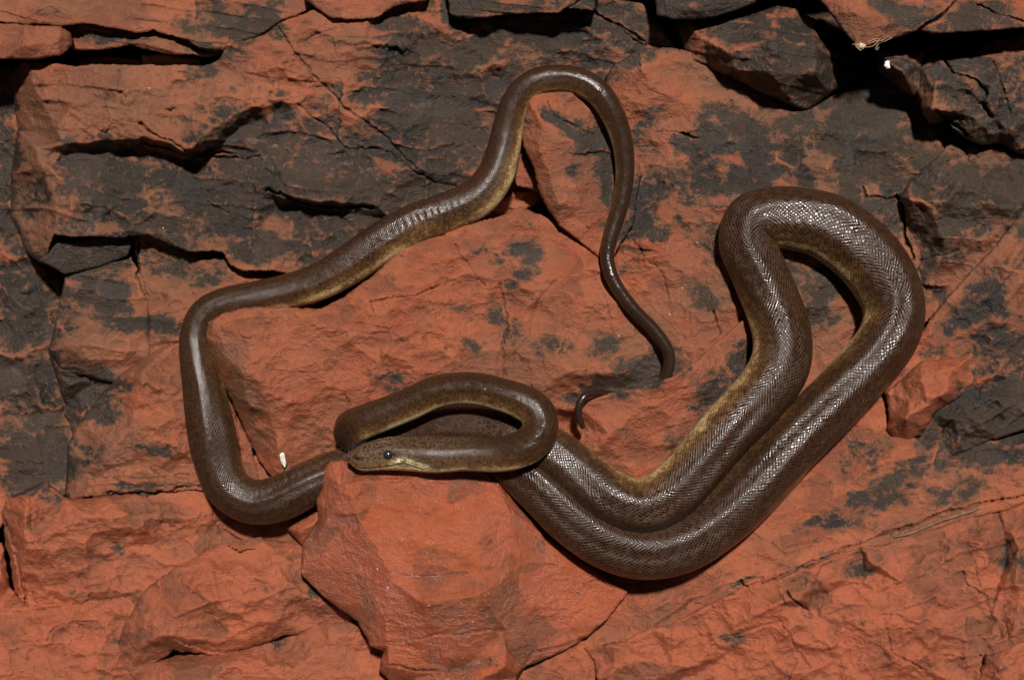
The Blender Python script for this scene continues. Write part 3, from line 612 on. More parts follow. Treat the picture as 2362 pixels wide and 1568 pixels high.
rock('boulder', 'dark undercut rock beneath the brown block at left',
     [(108, 800, -2), (140, 850, -1.5), (280, 850, -1), (320, 900, -1.5), (215, 970, -2.5), (165, 1008, -3.5), (150, 930, -4)], rough=0.7, dark=0.3)
rock('boulder', 'orange streaked block between the crack and the upper snake bend',
     [(300, 545, -.5), (340, 530, 0), (430, 560, 0), (560, 610, 0), (700, 590, 0), (800, 640, .5), (700, 720, 1), (500, 770, 1), (430, 850, .5), (345, 845, 0), (338, 700, -.3), (322, 640, -.8), (316, 590, -1)], [(420, 640, -.3), (400, 690, .9), (340, 720, .6), (450, 700, 1)], rough=0.6, bed=(-6, 38, 0.4), jag=0.7)
rock('boulder', 'rounded dusty red boulder left of the lower left snake bend',
     [(266, 872, 0), (335, 822, .5), (420, 780, .5), (480, 800, 0), (520, 900, 0), (580, 1030, .5), (600, 1120, .5), (480, 1140, .8), (300, 1130, .4), (165, 1152, 0), (150, 1140, -.5), (158, 1020, 0), (200, 950, -.5)], [(330, 860, 2.2), (300, 1000, 2.2), (205, 1080, 1.4), (400, 950, 2.4), (400, 1080, 1.6), (250, 1125, .6)], rough=0.8, jag=0.7)
rock('rock_slab', 'broken red ledge with a dark chip beneath the rounded boulder',
     [(200, 1105, 1.2), (250, 1075, 1.8), (350, 1060, 2), (480, 1068, 2), (520, 1140, 1.6), (470, 1130, 1.8), (300, 1136, 1.8), (190, 1146, 1)], [(330, 1090, 2.6)], rough=0.6, bed=(-3, 18, 0.4))
rock('boulder', 'bulging red slab in the lower left, pale sheen on its top',
     [(5, 1180, 1.5), (20, 1150, 2), (55, 1128, 2.5), (110, 1112, 2.5), (150, 1145, 2.3), (170, 1150, 2), (330, 1135, 2), (500, 1120, 1.5), (640, 1130, 1), (720, 1200, 1), (740, 1290, 1), (520, 1320, 1.5), (330, 1430, 1.5), (62, 1410, 1), (40, 1380, 1), (15, 1290, 0)],
     [(60, 1160, 4), (200, 1190, 4.3), (325, 1190, 3.6), (335, 1225, 3.2), (60, 1250, 3.9), (270, 1268, 2.2), (380, 1250, 2), (440, 1200, 2.2), (200, 1330, 2.3), (500, 1220, 1.4)], rough=0.75, bed=(-3, 50, 0.35))
rock('rock_fragment', 'narrow red rock at the left edge beside the long groove',
     [(-85, 1225, 2), (5, 1250, 2), (22, 1350, 1.5), (64, 1405, 1), (64, 1430, 1), (-85, 1460, 2)], [(0, 1330, 2.6)], rough=0.5)
rock('boulder', 'red rock filling the bottom left corner',
     [(-85, 1400, 3), (60, 1395, 2.5), (300, 1375, 2.5), (340, 1440, 3), (290, 1655, 4), (-85, 1655, 5)], [(100, 1450, 3.6), (140, 1420, 2.6), (190, 1440, 3.2), (60, 1500, 4.4), (200, 1520, 3.6)], rough=0.9, bed=(-4, 40, 0.4))
rock('boulder', 'broad red wedge in the foreground left of the chiselled block',
     [(265, 1500, 3.5), (285, 1440, 4), (325, 1370, 4.5), (400, 1310, 4.5), (510, 1250, 3.5), (600, 1238, 3), (700, 1250, 3), (740, 1340, 4), (790, 1400, 4.5), (840, 1440, 4.2), (750, 1457, 3.5), (650, 1467, 4), (620, 1482, 4.2), (500, 1512, 4.2), (400, 1502, 4.4), (310, 1562, 4), (290, 1562, 3.5)],
     [(450, 1340, 6), (600, 1330, 5.6), (390, 1462, 6.6), (590, 1465, 5), (680, 1370, 5.2), (640, 1440, 4.9), (330, 1480, 5.6), (300, 1540, 4), (500, 1480, 5.2)], rough=0.75, bed=(-22, 46, 0.35))
rock('rock_slab', 'smooth red slab along the bottom edge left of the chiselled block',
     [(250, 1655, 6), (285, 1562, 3), (320, 1530, 3.2), (500, 1478, 2.2), (640, 1450, 2.4), (735, 1436, 3.2), (760, 1436, 4), (830, 1426, 4.2), (870, 1470, 4.4), (910, 1500, 4), (910, 1655, 6.5)], [(600, 1515, 5.2), (420, 1545, 5.4), (760, 1490, 5.2), (330, 1570, 5), (640, 1560, 6)], rough=0.5)
rock('boulder', 'large smooth red slab in the centre, snake draped round its left end',
     [(470, 772, 5.2), (480, 742, 5.5), (510, 724, 5.8), (560, 709, 6), (670, 708, 6), (740, 712, 6), (796, 682, 5.6), (858, 636, 5.2), (936, 566, 4.6), (1004, 540, 4.2), (1080, 515, 4), (1150, 500, 3.4), (1200, 478, 2.8), (1260, 500, 2.2), (1400, 610, 2), (1560, 760, 2), (1590, 890, 0.8), (1400, 970, 0.6), (1250, 1000, 1.6), (1100, 1060, 2), (900, 1120, 2), (780, 1130, 2), (660, 1112, 2), (626, 1100, 2), (595, 1062, 1.5), (560, 980, 1.5), (510, 877, 3)],
     [(500, 762, 6.5), (560, 732, 7), (700, 735, 6.8), (745, 762, 6.2), (530, 830, 6.3), (572, 925, 5.4), (645, 1065, 3.6), (560, 868, 6.8), (592, 858, 6.9), (625, 960, 5.6), (800, 760, 5.8), (900, 690, 6), (1000, 600, 5.6), (1050, 640, 5), (1150, 600, 3.8), (1160, 760, 3.4), (1172, 860, 2.8), (950, 800, 5), (850, 900, 4.2), (760, 1000, 3.3), (900, 1000, 2), (1000, 990, 2), (1180, 700, 3), (1232, 630, 3.6), (1300, 640, 3.4), (1350, 760, 3), (1300, 860, 3.5), (1430, 860, 2.2), (1250, 900, 3.2), (1400, 895, 0.9), (1480, 880, 0.8), (1330, 915, 1.2)],
     rough=0.6, jag=0.7, gain=1.4, rest=lambda x, y: x > 780 and y > 840 and x < 1320)
rock('rock_fragment', 'small red triangle of rock in the crack left of the upright block',
     [(1183, 402, 0), (1203, 345, .4), (1250, 430, .5), (1245, 444, .3), (1215, 434, 0), (1190, 430, 0)], rough=0.3, jag=0.4)
rock('boulder', 'upright red block under the top arch of the snake',
     [(1198, 250, 3), (1207, 228, 4), (1235, 214, 4.2), (1290, 210, 4.2), (1330, 202, 4.2), (1370, 230, 3), (1420, 280, 2), (1480, 400, 1), (1460, 520, 1), (1405, 605, 1.5), (1385, 596, 1.6), (1330, 552, 2.5), (1290, 522, 3), (1262, 482, 3.2), (1245, 444, 3.2), (1230, 392, 3.5), (1206, 336, 3.5), (1200, 300, 3.2)],
     [(1225, 245, 5.2), (1240, 330, 5.2), (1252, 300, 5.4), (1264, 400, 5), (1300, 240, 4.8), (1340, 290, 3.8), (1300, 350, 4.6), (1290, 470, 4.4), (1360, 450, 3.2)], rough=0.4, jag=0.55, gain=1.2, rest=lambda x, y: x > 1350)
rock('boulder', 'broad mottled face of red and grey rock right of centre',
     [(1395, 178, -.5), (1420, 144, 0), (1480, 113, .3), (1550, 110, 0), (1600, 125, 0), (1650, 155, 0), (1750, 205, .2), (1860, 240, .2), (1990, 190, -1), (2040, 170, -1), (2140, 220, -1), (2220, 320, -.5), (2220, 420, 0), (2120, 520, -.5), (2160, 720, 0), (2070, 800, 1), (1970, 900, 1.5), (1750, 910, 1.5), (1580, 910, 1), (1500, 800, .5), (1400, 650, 0), (1390, 500, -.5), (1420, 300, -.5)],
     [(1500, 200, 1.2), (1620, 260, 1), (1760, 330, 1), (1850, 300, 1.7), (1870, 400, 1.4), (1905, 420, 1), (1950, 300, .5), (2000, 400, .2), (2045, 330, .7), (1700, 480, 1.6), (1700, 620, 1.9), (1550, 450, .6), (1480, 560, .8), (1600, 640, .8), (1500, 700, .2), (1650, 720, 1.8), (1900, 650, 1.8), (1990, 460, 1.2), (2050, 450, .2)], rough=0.6, jag=0.7)
rock('boulder', 'rounded dark boulder jammed under the top right overhang',
     [(1548, 55, -1), (1580, 48, 0), (1640, 50, .5), (1700, 38, .5), (1740, 32, .5), (1793, 15, .3), (1832, 22, 0), (1876, 42, -.2), (1910, 74, -.4), (1962, 136, -1), (1990, 165, -1.2), (1980, 187, -.3), (1930, 207, .9), (1880, 240, 1.4), (1858, 254, 1.6), (1800, 234, 2.4), (1740, 206, 2.2), (1690, 180, 1.8), (1640, 158, 1.4), (1590, 140, 1), (1575, 115, 0)],
     [(1620, 90, 2.4), (1680, 120, 4), (1780, 90, 4.2), (1780, 170, 4.5), (1880, 110, 3.6), (1880, 170, 3.8), (1700, 165, 3.4), (1800, 208, 3.4), (1900, 200, 2.6)], rough=0.5, jag=0.5, bed=(8, 26, 0.3))
rock('rock_slab', 'dark slab tip hanging at the top edge left of the overhang',
     [(1495, -85, 2), (1511, 5, 3), (1514, 36, 3.2), (1550, 46, 3.4), (1590, 46, 3.4), (1640, 42, 3.4), (1690, 28, 3.2), (1740, 8, 3), (1770, -85, 3)], [(1590, 15, 4)], rough=0.4, jag=0.6, bed=(-4, 14, 0.4))
rock('boulder', 'overhanging block in the top right corner with a bright red point',
     [(1862, -85, 6.5), (1890, 0, 7.4), (1935, 60, 7.9), (1976, 112, 8.4), (1992, 114, 8.4), (2030, 98, 8.4), (2075, 85, 8.4), (2118, 70, 8.4), (2150, 78, 8.8), (2220, 76, 8.8), (2290, 70, 8.8), (2445, 60, 8.4), (2445, -85, 6.5)],
     [(1975, 30, 9.2), (2020, 60, 9.2), (2200, 20, 8.9), (2120, 40, 9)], rough=0.4, jag=0.5, side=10, gain=1.2)
rock('boulder', 'chipped grey and red block at the right edge under the overhang',
     [(2445, 72, 3), (2361, 80, 3), (2290, 95, 3), (2234, 118, 3), (2180, 128, 3), (2133, 134, 3), (2122, 150, 3), (2115, 217, 3), (2125, 260, 3.2), (2140, 284, 3.2), (2165, 285, 3.2), (2182, 278, 3.2), (2198, 300, 3.5), (2241, 328, 3.5), (2270, 335, 3.2), (2306, 332, 3), (2340, 350, 3), (2445, 388, 3)],
     [(2150, 200, 4.4), (2150, 250, 4.4), (2190, 150, 4), (2225, 180, 5), (2240, 250, 4.2), (2260, 160, 4.2), (2272, 230, 5.2), (2300, 270, 4.6), (2320, 150, 4.5), (2250, 300, 4.5)], rough=0.9, jag=0.7)
rock('rock_fragment', 'dark smooth facet bearing the white glint below the overhang',
     [(2018, 110, 2), (2071, 120, 2.4), (2135, 120, 2.4), (2128, 212, 2), (2104, 224, 1.8), (2064, 198, 1.6), (2022, 166, 1.8)], [(2080, 165, 4.4), (2055, 150, 4.4), (2070, 130, 3.4)], rough=0.25, jag=0.4)
rock('rock_fragment', 'dark splinter under the chipped block at the right edge',
     [(2225, 338, 1), (2300, 342, 1.2), (2361, 368, 1), (2445, 380, 1), (2445, 425, 1), (2290, 392, 1), (2245, 390, 1)], rough=0.4)
rock('boulder', 'angular grey and orange block at the right edge above the snake loop',
     [(2068, 450, .5), (2100, 415, 1), (2150, 370, 1.5), (2198, 325, 2), (2230, 360, 2), (2245, 385, 2), (2290, 374, 2), (2445, 365, 2), (2445, 530, 1), (2330, 570, .5), (2250, 640, 0), (2180, 725, 0), (2155, 725, 0), (2130, 690, -.5), (2110, 600, -.5), (2088, 520, 0)],
     [(2095, 455, 2.6), (2160, 400, 2.8), (2150, 480, 3), (2210, 440, 3.5), (2250, 440, 3), (2180, 560, 2), (2250, 540, 1.5), (2300, 480, 2.2)], rough=0.8, jag=0.7)
rock('boulder', 'sloping grey streaked slab at the right edge beside the snake loop',
     [(2445, 430, 2), (2361, 480, 2.5), (2300, 560, 3), (2240, 625, 3), (2180, 690, 3), (2125, 765, 3), (2080, 830, 2.8), (2040, 880, 2.5), (2036, 905, 2.5), (2100, 1005, 3), (2280, 1010, 3), (2445, 910, 3)], [(2330, 600, 3.8), (2280, 740, 4.2), (2200, 780, 3.5), (2350, 750, 3.6)], rough=0.75, jag=0.7, bed=(-48, 44, 0.4))
rock('rock_slab', 'dark blackened slab at the right edge below the bright chip',
     [(2200, 905, 3.5), (2290, 850, 3.5), (2361, 815, 3.5), (2445, 795, 3.5), (2445, 965, 5), (2300, 1012, 4.5), (2200, 1052, 4), (2140, 1047, 3.5), (2105, 1028, 3.5), (2150, 955, 3.5)], [(2280, 930, 4.8), (2240, 980, 5), (2350, 900, 4.6)], rough=0.9, jag=0.8, bed=(-26, 26, 0.6), dark=0.2)
rock('rock_fragment', 'bright orange red chip of rock right of the big coil',
     [(2039, 906, 4), (2075, 877, 4.5), (2126, 832, 4.5), (2191, 825, 4.5), (2250, 810, 4), (2288, 819, 4), (2288, 850, 4.2), (2240, 890, 4.5), (2216, 912, 4.5), (2161, 952, 4.5), (2120, 1000, 4.2), (2096, 1019, 4), (2060, 1010, 4), (2044, 995, 4), (2050, 960, 4.2)],
     [(2120, 880, 6.5), (2200, 850, 6), (2140, 930, 6.5), (2090, 960, 6.2), (2100, 920, 5.6), (2180, 900, 6.5)], rough=0.7, jag=0.7, dark=-0.6)
rock('boulder', 'great red slab sloping under the big coil at lower right',
     [(1262, 960, 2.5), (1285, 941, 5.2), (1380, 914, 7), (1470, 892, 7.2), (1548, 870, 7.2), (1600, 835, 6.4), (1645, 795, 5.6), (1720, 732, 3.8), (1780, 720, 2.0), (1900, 800, 2), (2000, 860, 2.2), (2045, 930, 2.6), (2060, 1000, 3.2), (2140, 1012, 3), (2250, 1000, 3), (2445, 960, 3), (2445, 1170, 5), (2361, 1165, 5), (2250, 1195, 5.2), (2064, 1260, 5.5), (1981, 1272, 5.6), (1710, 1360, 6), (1600, 1415, 6), (1450, 1500, 5.2), (1330, 1500, 4.6), (1280, 1420, 4), (1250, 1250, 3.5), (1200, 1050, 2.5)],
     [(1400, 1000, 6.2), (1350, 950, 6.2), (1480, 980, 5.8), (1520, 1050, 4.8), (1580, 960, 5.6), (1560, 900, 6.4), (1650, 870, 5.6), (1700, 900, 4.6), (1620, 1000, 3.8), (1900, 1100, 4), (1800, 1250, 5.4), (2000, 1050, 4.4), (2100, 1100, 5.2), (2130, 1170, 5.8), (2200, 1100, 4.6), (2300, 1080, 5.5), (1650, 1330, 5.8), (1480, 1350, 4.6)], rough=0.55, jag=0.6, bed=(-24, 70, 0.35), gain=1.25, rest=lambda x, y: not (x < 1560 and y < 1000))
rock('boulder', 'crumbly red slab filling the lower right corner',
     [(2445, 1128, 6), (2361, 1150, 6), (2300, 1165, 6), (2250, 1182, 6), (2160, 1215, 6.5), (2064, 1248, 6.6), (1981, 1262, 6.8), (1900, 1290, 7), (1800, 1318, 7), (1720, 1348, 7), (1640, 1390, 6.6), (1560, 1430, 6.4), (1500, 1447, 6.3), (1440, 1475, 6.4), (1375, 1487, 6.5), (1345, 1493, 6.5), (1368, 1522, 6.5), (1390, 1655, 7), (2445, 1655, 10)],
     [(1420, 1490, 7.4), (1550, 1470, 7.6), (1700, 1450, 7.4), (1780, 1400, 8.2), (1870, 1396, 6.9), (1850, 1380, 8.3), (1680, 1515, 7), (2000, 1400, 8), (2100, 1350, 8.2), (2250, 1250, 8), (2180, 1430, 9), (2280, 1430, 8.4), (2320, 1285, 7.4), (2350, 1268, 8.6), (2150, 1300, 8), (1950, 1500, 8.5), (1550, 1545, 8), (2200, 1540, 9.2), (2340, 1500, 9.8), (1990, 1310, 6.9), (2000, 1290, 8)], rough=1.0, jag=0.7, bed=(-22, 52, 0.4))
rock('rock_fragment', 'small red block at the bottom right corner',
     [(2250, 1575, 9.6), (2270, 1515, 10), (2340, 1482, 10.6), (2445, 1465, 10.6), (2445, 1655, 11), (2255, 1655, 10)], [(2300, 1540, 11.4)], rough=0.7)
rock('boulder', 'red rock hidden low under the lower left bend of the snake',
     [(430, 1050, 0), (700, 1050, 0), (1000, 1050, 1.5), (1300, 1100, 2.5), (1320, 1300, 2.5), (800, 1360, 1.5), (600, 1270, .6), (480, 1200, .3)], rough=0.5)
rock('rock_fragment', 'small red wedge tucked between snake and chiselled block',
     [(658, 1216, 2.5), (680, 1204, 3.2), (725, 1178, 3.4), (750, 1178, 3.4), (745, 1235, 3.4), (702, 1262, 3)], [(690, 1225, 4), (725, 1205, 4.3)], rough=0.3, jag=0.5)
rock('boulder', 'damp red chiselled block in the foreground with the head on top',
     [(762, 1062, 8), (790, 1060, 8.5), (830, 1080, 9), (900, 1078, 9), (1000, 1080, 9), (1100, 1082, 8.6), (1140, 1090, 8.4), (1189, 1156, 7.6), (1261, 1240, 6.8), (1390, 1330, 6.2), (1448, 1364, 5.8), (1442, 1376, 6.0), (1400, 1427, 6.3), (1350, 1470, 6.4), (1300, 1500, 6.5), (1240, 1525, 7), (1210, 1537, 7), (1192, 1562, 7.5), (1180, 1655, 8), (895, 1655, 8), (906, 1578, 7.4), (874, 1545, 7.2), (878, 1520, 8), (886, 1500, 8), (852, 1488, 8), (850, 1476, 8), (824, 1434, 8), (744, 1376, 7.4), (694, 1322, 6.8), (697, 1250, 6.8), (734, 1196, 7.2), (730, 1153, 7.3), (741, 1127, 7.4), (745, 1084, 7.6)],
     [(783, 1119, 11.2), (795, 1117, 12), (842, 1109, 12.4), (924, 1117, 12.6), (971, 1148, 13), (1038, 1160, 12.9), (1110, 1164, 12.3), (1167, 1168, 11.2),
      (830, 1200, 12.8), (893, 1305, 14.1), (901, 1340, 13.9), (1000, 1250, 14.2), (1108, 1235, 13.2), (1105, 1305, 14.2),
      (983, 1338, 14.1), (1101, 1316, 14.1), (975, 1387, 16.2), (1105, 1372, 16.0), (956, 1407, 14.6), (924, 1478, 11.2), (1156, 1431, 12.2), (1156, 1454, 11.0), (1179, 1460, 10.8),
      (897, 1536, 10.6), (1034, 1544, 10.5), (1175, 1497, 10.3), (1073, 1536, 10.9), (1167, 1506, 11.6), (1163, 1536, 12.0), (1109, 1566, 12.4), (1186, 1550, 9.2),
      (760, 1191, 9.6), (720, 1260, 8.2), (800, 1290, 10.0), (889, 1419, 12.4), (830, 1400, 9.8), (893, 1490, 10.6), (1200, 1300, 10.8), (1190, 1400, 10.8), (1250, 1290, 8.8), (1300, 1400, 7.2), (1230, 1480, 8.6)],
     rough=0.30, jag=0.4, mat=M_WET, soft=0, lump=0.3, warp=0.5, gain=1.0, macro=0.25, falloff_lift=0.8, rest=lambda x, y: x > 1180 and y > 1085)
rock('rock_fragment', 'shaded red rock at the bottom edge right of the chiselled block',
     [(1170, 1655, 5), (1200, 1540, 5), (1230, 1515, 5), (1345, 1480, 5), (1375, 1520, 5), (1400, 1655, 5)], [(1280, 1540, 5.8)], rough=0.7)

# ------------------------------------------------------------------ the snake
def snake_material():
    N = NT("olive_brown_scales")
    uvn = N.n('ShaderNodeUVMap', uv_map='scales')
    sp = N.n('ShaderNodeSeparateXYZ'); N.l(uvn.outputs[0], sp.inputs[0])
    pos = N.n('ShaderNodeNewGeometry').outputs['Position']
    w1 = N.math('MULTIPLY', N.math('SUBTRACT', N.noise(pos, 30, 2), 0.5), 1.6)
    w2 = N.math('MULTIPLY', N.math('SUBTRACT', N.noise(pos, 34, 2), 0.5), 1.6)
    u, v = N.math('ADD', sp.outputs[0], w1), N.math('ADD', sp.outputs[1], w2)
    a = N.math('ADD', u, v); b = N.math('SUBTRACT', u, v)
    fa = N.math('SUBTRACT', N.math('FRACT', a), 0.5); fb = N.math('SUBTRACT', N.math('FRACT', b), 0.5)
    ia = N.math('FLOOR', a); ib = N.math('FLOOR', b)
    mx = N.math('MAXIMUM', N.math('ABSOLUTE', fa), N.math('ABSOLUTE', fb))        # 0 centre .. 0.5 edge
    cmb = N.n('ShaderNodeCombineXYZ'); N.l(ia, cmb.inputs[0]); N.l(ib, cmb.inputs[1])
    wn_ = N.n('ShaderNodeTexWhiteNoise', noise_dimensions='2D'); N.l(cmb.outputs[0], wn_.inputs['Vector'])
    per = wn_.outputs['Value']
    nz = N.noise(pos, 26, 4, 0.6); nf = N.noise(pos, 260, 3, 0.6)
    flank = N.attr('flank'); head = N.attr('head'); pale = N.attr('pale'); dk = N.attr('darkmark')
    fl = N.math('ADD', flank, N.math('MULTIPLY', N.math('SUBTRACT', nz, 0.5), 0.7))
    fl = N.math('ADD', fl, N.math('MULTIPLY', N.math('SUBTRACT', per, 0.5), 0.16))
    fl = N.math('ADD', fl, N.math('MULTIPLY', N.math('SUBTRACT', nf, 0.5), 0.3))
    cr = N.n('ShaderNodeValToRGB'); N.l(fl, cr.inputs[0])
    e = cr.color_ramp.elements
    e[0].position = 0.0; e[0].color = (0.0175, 0.0088, 0.0049, 1)
    e[1].position = 1.0; e[1].color = (0.68, 0.60, 0.36, 1)
    for p, c in ((0.30, (0.0235, 0.0115, 0.0059)), (0.50, (0.056, 0.028, 0.0108)), (0.68, (0.135, 0.077, 0.032)), (0.84, (0.40, 0.29, 0.14))):
        q = e.new(p); q.color = (*c, 1)
    base = cr.outputs[0]
    edge = N.ramp(mx, 0.34, 0.485)
    tint = N.mix(N.math('MULTIPLY', per, 0.45), base, N.mix(0.5, base, (0.075, 0.040, 0.024)))
    lighter = N.mix(1.0, tint, (2.8, 2.3, 1.7), 'MULTIPLY')
    c = N.mix(N.math('MULTIPLY', edge, N.math('SUBTRACT', 1.0, N.math('MULTIPLY', flank, 0.75))), N.mix(N.math('MULTIPLY', N.math('SUBTRACT', 1.0, edge), 0.35), tint, (0.010, 0.006, 0.004)), lighter)
    vd = N.n('ShaderNodeTexVoronoi', feature='DISTANCE_TO_EDGE'); N.l(pos, vd.inputs['Vector']); vd.inputs['Scale'].default_value = 150
    pl = N.math('MULTIPLY', N.attr('plates'), N.ramp(vd.outputs['Distance'], 0.10, 0.02))
    c = N.mix(N.math('MULTIPLY', pl, 0.75), c, (0.15, 0.098, 0.062))
    vs2 = N.n('ShaderNodeTexVoronoi', feature='F1'); N.l(pos, vs2.inputs['Vector']); vs2.inputs['Scale'].default_value = 420
    c = N.mix(N.math('MULTIPLY', head, N.math('MULTIPLY', N.ramp(vs2.outputs['Distance'], 0.35, 0.7), 0.45)), c, (0.135, 0.085, 0.048))
    # pale lips, dark marks of the head
    c = N.mix(pale, c, N.mix(N.ramp(nf, 0.35, 0.65), (0.50, 0.41, 0.18), (0.74, 0.68, 0.45)))
    c = N.mix(dk, c, (0.008, 0.007, 0.006))
    N.l(c, N.b.inputs['Base Color'])
    rg = N.math('ADD', N.math('ADD', 0.13, N.math('MULTIPLY', N.ramp(N.noise(pos, 17, 3, 0.6), 0.40, 0.60), 0.13)), N.math('MULTIPLY', N.math('MULTIPLY', N.math('POWER', per, 1.5), 0.32), N.math('POWER', N.attr('size'), 1.5)))
    rg = N.math('ADD', rg, N.math('MULTIPLY', edge, 0.12))
    N.l(rg, N.b.inputs['Roughness'])
    N.b.inputs['Specular IOR Level'].default_value = 0.30
    size = N.attr('size')
    hgt = N.math('SUBTRACT', 1.0, N.math('POWER', N.math('MULTIPLY', mx, 2.0), 2.6))
    hgt = N.math('ADD', hgt, N.math('MULTIPLY', N.math('ADD', fa, fb), 0.35))
    hgt = N.math('ADD', hgt, N.math('MULTIPLY', per, 0.25))
    hgt = N.math('MULTIPLY', hgt, N.math('SUBTRACT', 1.0, N.math('MULTIPLY', head, 0.2)))
    hgt = N.math('MULTIPLY', hgt, N.math('POWER', size, 1.6))
    hgt = N.math('ADD', hgt, N.math('MULTIPLY', N.math('SUBTRACT', N.noise(pos, 75, 3, 0.6), 0.5), 5.0))
    hgt = N.math('ADD', hgt, N.math('MULTIPLY', nf, 0.6))
    bp = N.n('ShaderNodeBump'); bp.inputs['Strength'].default_value = 0.7; bp.inputs['Distance'].default_value = 0.00028
    N.l(hgt, bp.inputs['Height']); N.l(bp.outputs[0], N.b.inputs['Normal'])
    return N.m

def build_snake():
    ctrl = np.array([(x, y, w, r, l[0], l[1]) for x, y, w, r, l in PATH])
    C = catmull(ctrl, 40)
    C[:, 3] = np.maximum(C[:, 3], 3)
    P = at(C[:, 0], C[:, 1], C[:, 2] * 0.01)
    seg = np.linalg.norm(np.diff(P, axis=0), axis=1)
    S = np.concatenate([[0], np.cumsum(seg)])
    Lt = S[-1]
    hl = 0.30                                            # finer rings over the head and neck
    s_new = np.concatenate([np.arange(0, hl, 0.0007), np.arange(hl, Lt, 0.0019), [Lt]])
    P = np.stack([np.interp(s_new, S, P[:, i]) for i in range(3)], 1)
    R = np.interp(s_new, S, C[:, 3]) * K
    wcm = np.interp(s_new, S, C[:, 2]); R = R * (CAM_D - wcm * 0.01) / CAM_D
    lx = np.interp(s_new, S, C[:, 4]); ly = np.interp(s_new, S, C[:, 5])
    def sm(a, k):
        ker = np.ones(k) / k
        ap = np.pad(a, ((k // 2, k // 2), (0, 0)), mode='edge')
        return np.stack([np.convolve(ap[:, i], ker, 'valid') for i in range(a.shape[1])], 1)
    T = np.gradient(P, s_new, axis=0); T = sm(T, 9); T /= np.linalg.norm(T, axis=1)[:, None]
    D = W[None, :] + lx[:, None] * U[None, :] - ly[:, None] * V[None, :]
    D = D - (D * T).sum(1)[:, None] * T
    ln = np.linalg.norm(D, axis=1)[:, None]
    D = D / np.maximum(ln, 1e-3)
    D = sm(D, 31); D = D - (D * T).sum(1)[:, None] * T; D /= np.linalg.norm(D, axis=1)[:, None]
    B = np.cross(T, D)
    NR, NA = len(s_new), 96
    th = np.linspace(-math.pi, math.pi, NA + 1)[:-1]      # 0 = back, +-pi = belly
    TH, SS = np.meshgrid(th, s_new)
    RR = np.repeat(R[:, None], NA, 1)
    # body section: slight keel on the back, flattened belly, soft muscle folds running along the body
    taper = np.clip(RR / (60 * K), 0, 1)
    bodym = sstep(0.13, 0.24, SS)
    fold = perlin(TH * 1.7 + 30, SS * 4.5, 3) * 0.085 + perlin(TH * 3.2 + 30, SS * 7, 8) * 0.028 + perlin(TH * 1.0 + 9, SS * 16, 5) * 0.025
    seam = 0.5 + 0.5 * np.cos(TH)                         # hide the wrap at the belly
    prof = 1.0 + bodym * (fold * taper * seam + 0.025 * np.exp(-(TH / 0.35) ** 2)) - 0.06 * bodym * np.exp(-((np.abs(TH) - math.pi) / 0.7) ** 2)
    # cross folds of skin where the body bends hard at the upper left and by the lower left bend
    for (fx, fy), wd, am in (((985, 505), 0.035, 0.020), ((705, 1118), 0.03, 0.016), ((590, 1150), 0.02, 0.008)):
        j = int(np.argmin(np.linalg.norm(at(fx, fy, 0.035) - P, axis=1)))
        g = np.exp(-((SS - s_new[j]) / wd) ** 2)
        prof = prof + am * g * np.sin(SS * 2 * math.pi / 0.0085 + 2.2 * np.abs(TH) + 2.0 * perlin(TH * 2, SS * 40, 6)) * sstep(0.2, 0.6, np.abs(TH))
    RAD = RR * prof
    # ---- head: section modelled in the first 0.13 m
    hs = SS / 0.100                                       # 0 snout .. 1 back of the jaw
    hm = 1 - sstep(1.1, 1.8, hs)
    aT = np.abs(TH)
    deg = np.degrees(aT)
    flat = -0.10 * hm * np.exp(-(deg / 26) ** 2) * sstep(0.1, 0.4, hs)             # flat crown
    cheek = 0.07 * np.exp(-((deg - 92) / 24) ** 2) * np.exp(-((hs - 1.12) / 0.30) ** 2)
    chin = -0.10 * hm * np.exp(-((deg - 180) / 40) ** 2)
    brow = 0.075 * np.exp(-((deg - 27) / 9) ** 2) * np.exp(-((hs - 0.465) / 0.12) ** 2)
    lore = -0.06 * np.exp(-((deg - 52) / 15) ** 2) * np.exp(-((hs - 0.29) / 0.12) ** 2)
    socket = -0.07 * np.exp(-((deg - 48) / 13) ** 2) * np.exp(-((hs - 0.465) / 0.075) ** 2)
    mouth_deg = 95 - 17 * np.exp(-((hs - 0.64) / 0.14) ** 2) - 10 * sstep(0.12, 0.0, hs)
    mline = np.exp(-((deg - mouth_deg) / 2.6) ** 2) * sstep(0.0, 0.06, hs) * (1 - sstep(0.82, 0.92, hs))
    lip = 0.035 * np.exp(-((deg - mouth_deg + 11) / 8) ** 2) * (1 - sstep(0.75, 0.9, hs)) * sstep(0.02, 0.1, hs)
    lab = np.abs(np.mod(hs * 11.5, 1.0) - 0.5)            # labial plates: grooves between them
    plate = sstep(0.40, 0.5, lab) * (np.exp(-((deg - mouth_deg + 11) / 8) ** 2) + 0.7 * np.exp(-((deg - mouth_deg - 11) / 8) ** 2)) * (1 - sstep(0.8, 0.9, hs))
    nost = np.exp(-(((deg - 50) / 9) ** 2 + ((hs - 0.105) / 0.036) ** 2))
    RAD = RAD * (1 + flat + cheek + chin + brow + lore + socket + lip - 0.06 * mline - 0.022 * plate * hm - 0.16 * nost)
    X = P[:, None, :] + RAD[..., None] * (np.cos(TH)[..., None] * D[:, None, :] + np.sin(TH)[..., None] * B[:, None, :])
    idx = np.arange(NR * NA).reshape(NR, NA)
    nxt = np.roll(idx, -1, axis=1)
    F = np.stack([idx[:-1].ravel(), nxt[:-1].ravel(), nxt[1:].ravel(), idx[1:].ravel()], 1)
    verts = X.reshape(-1, 3)
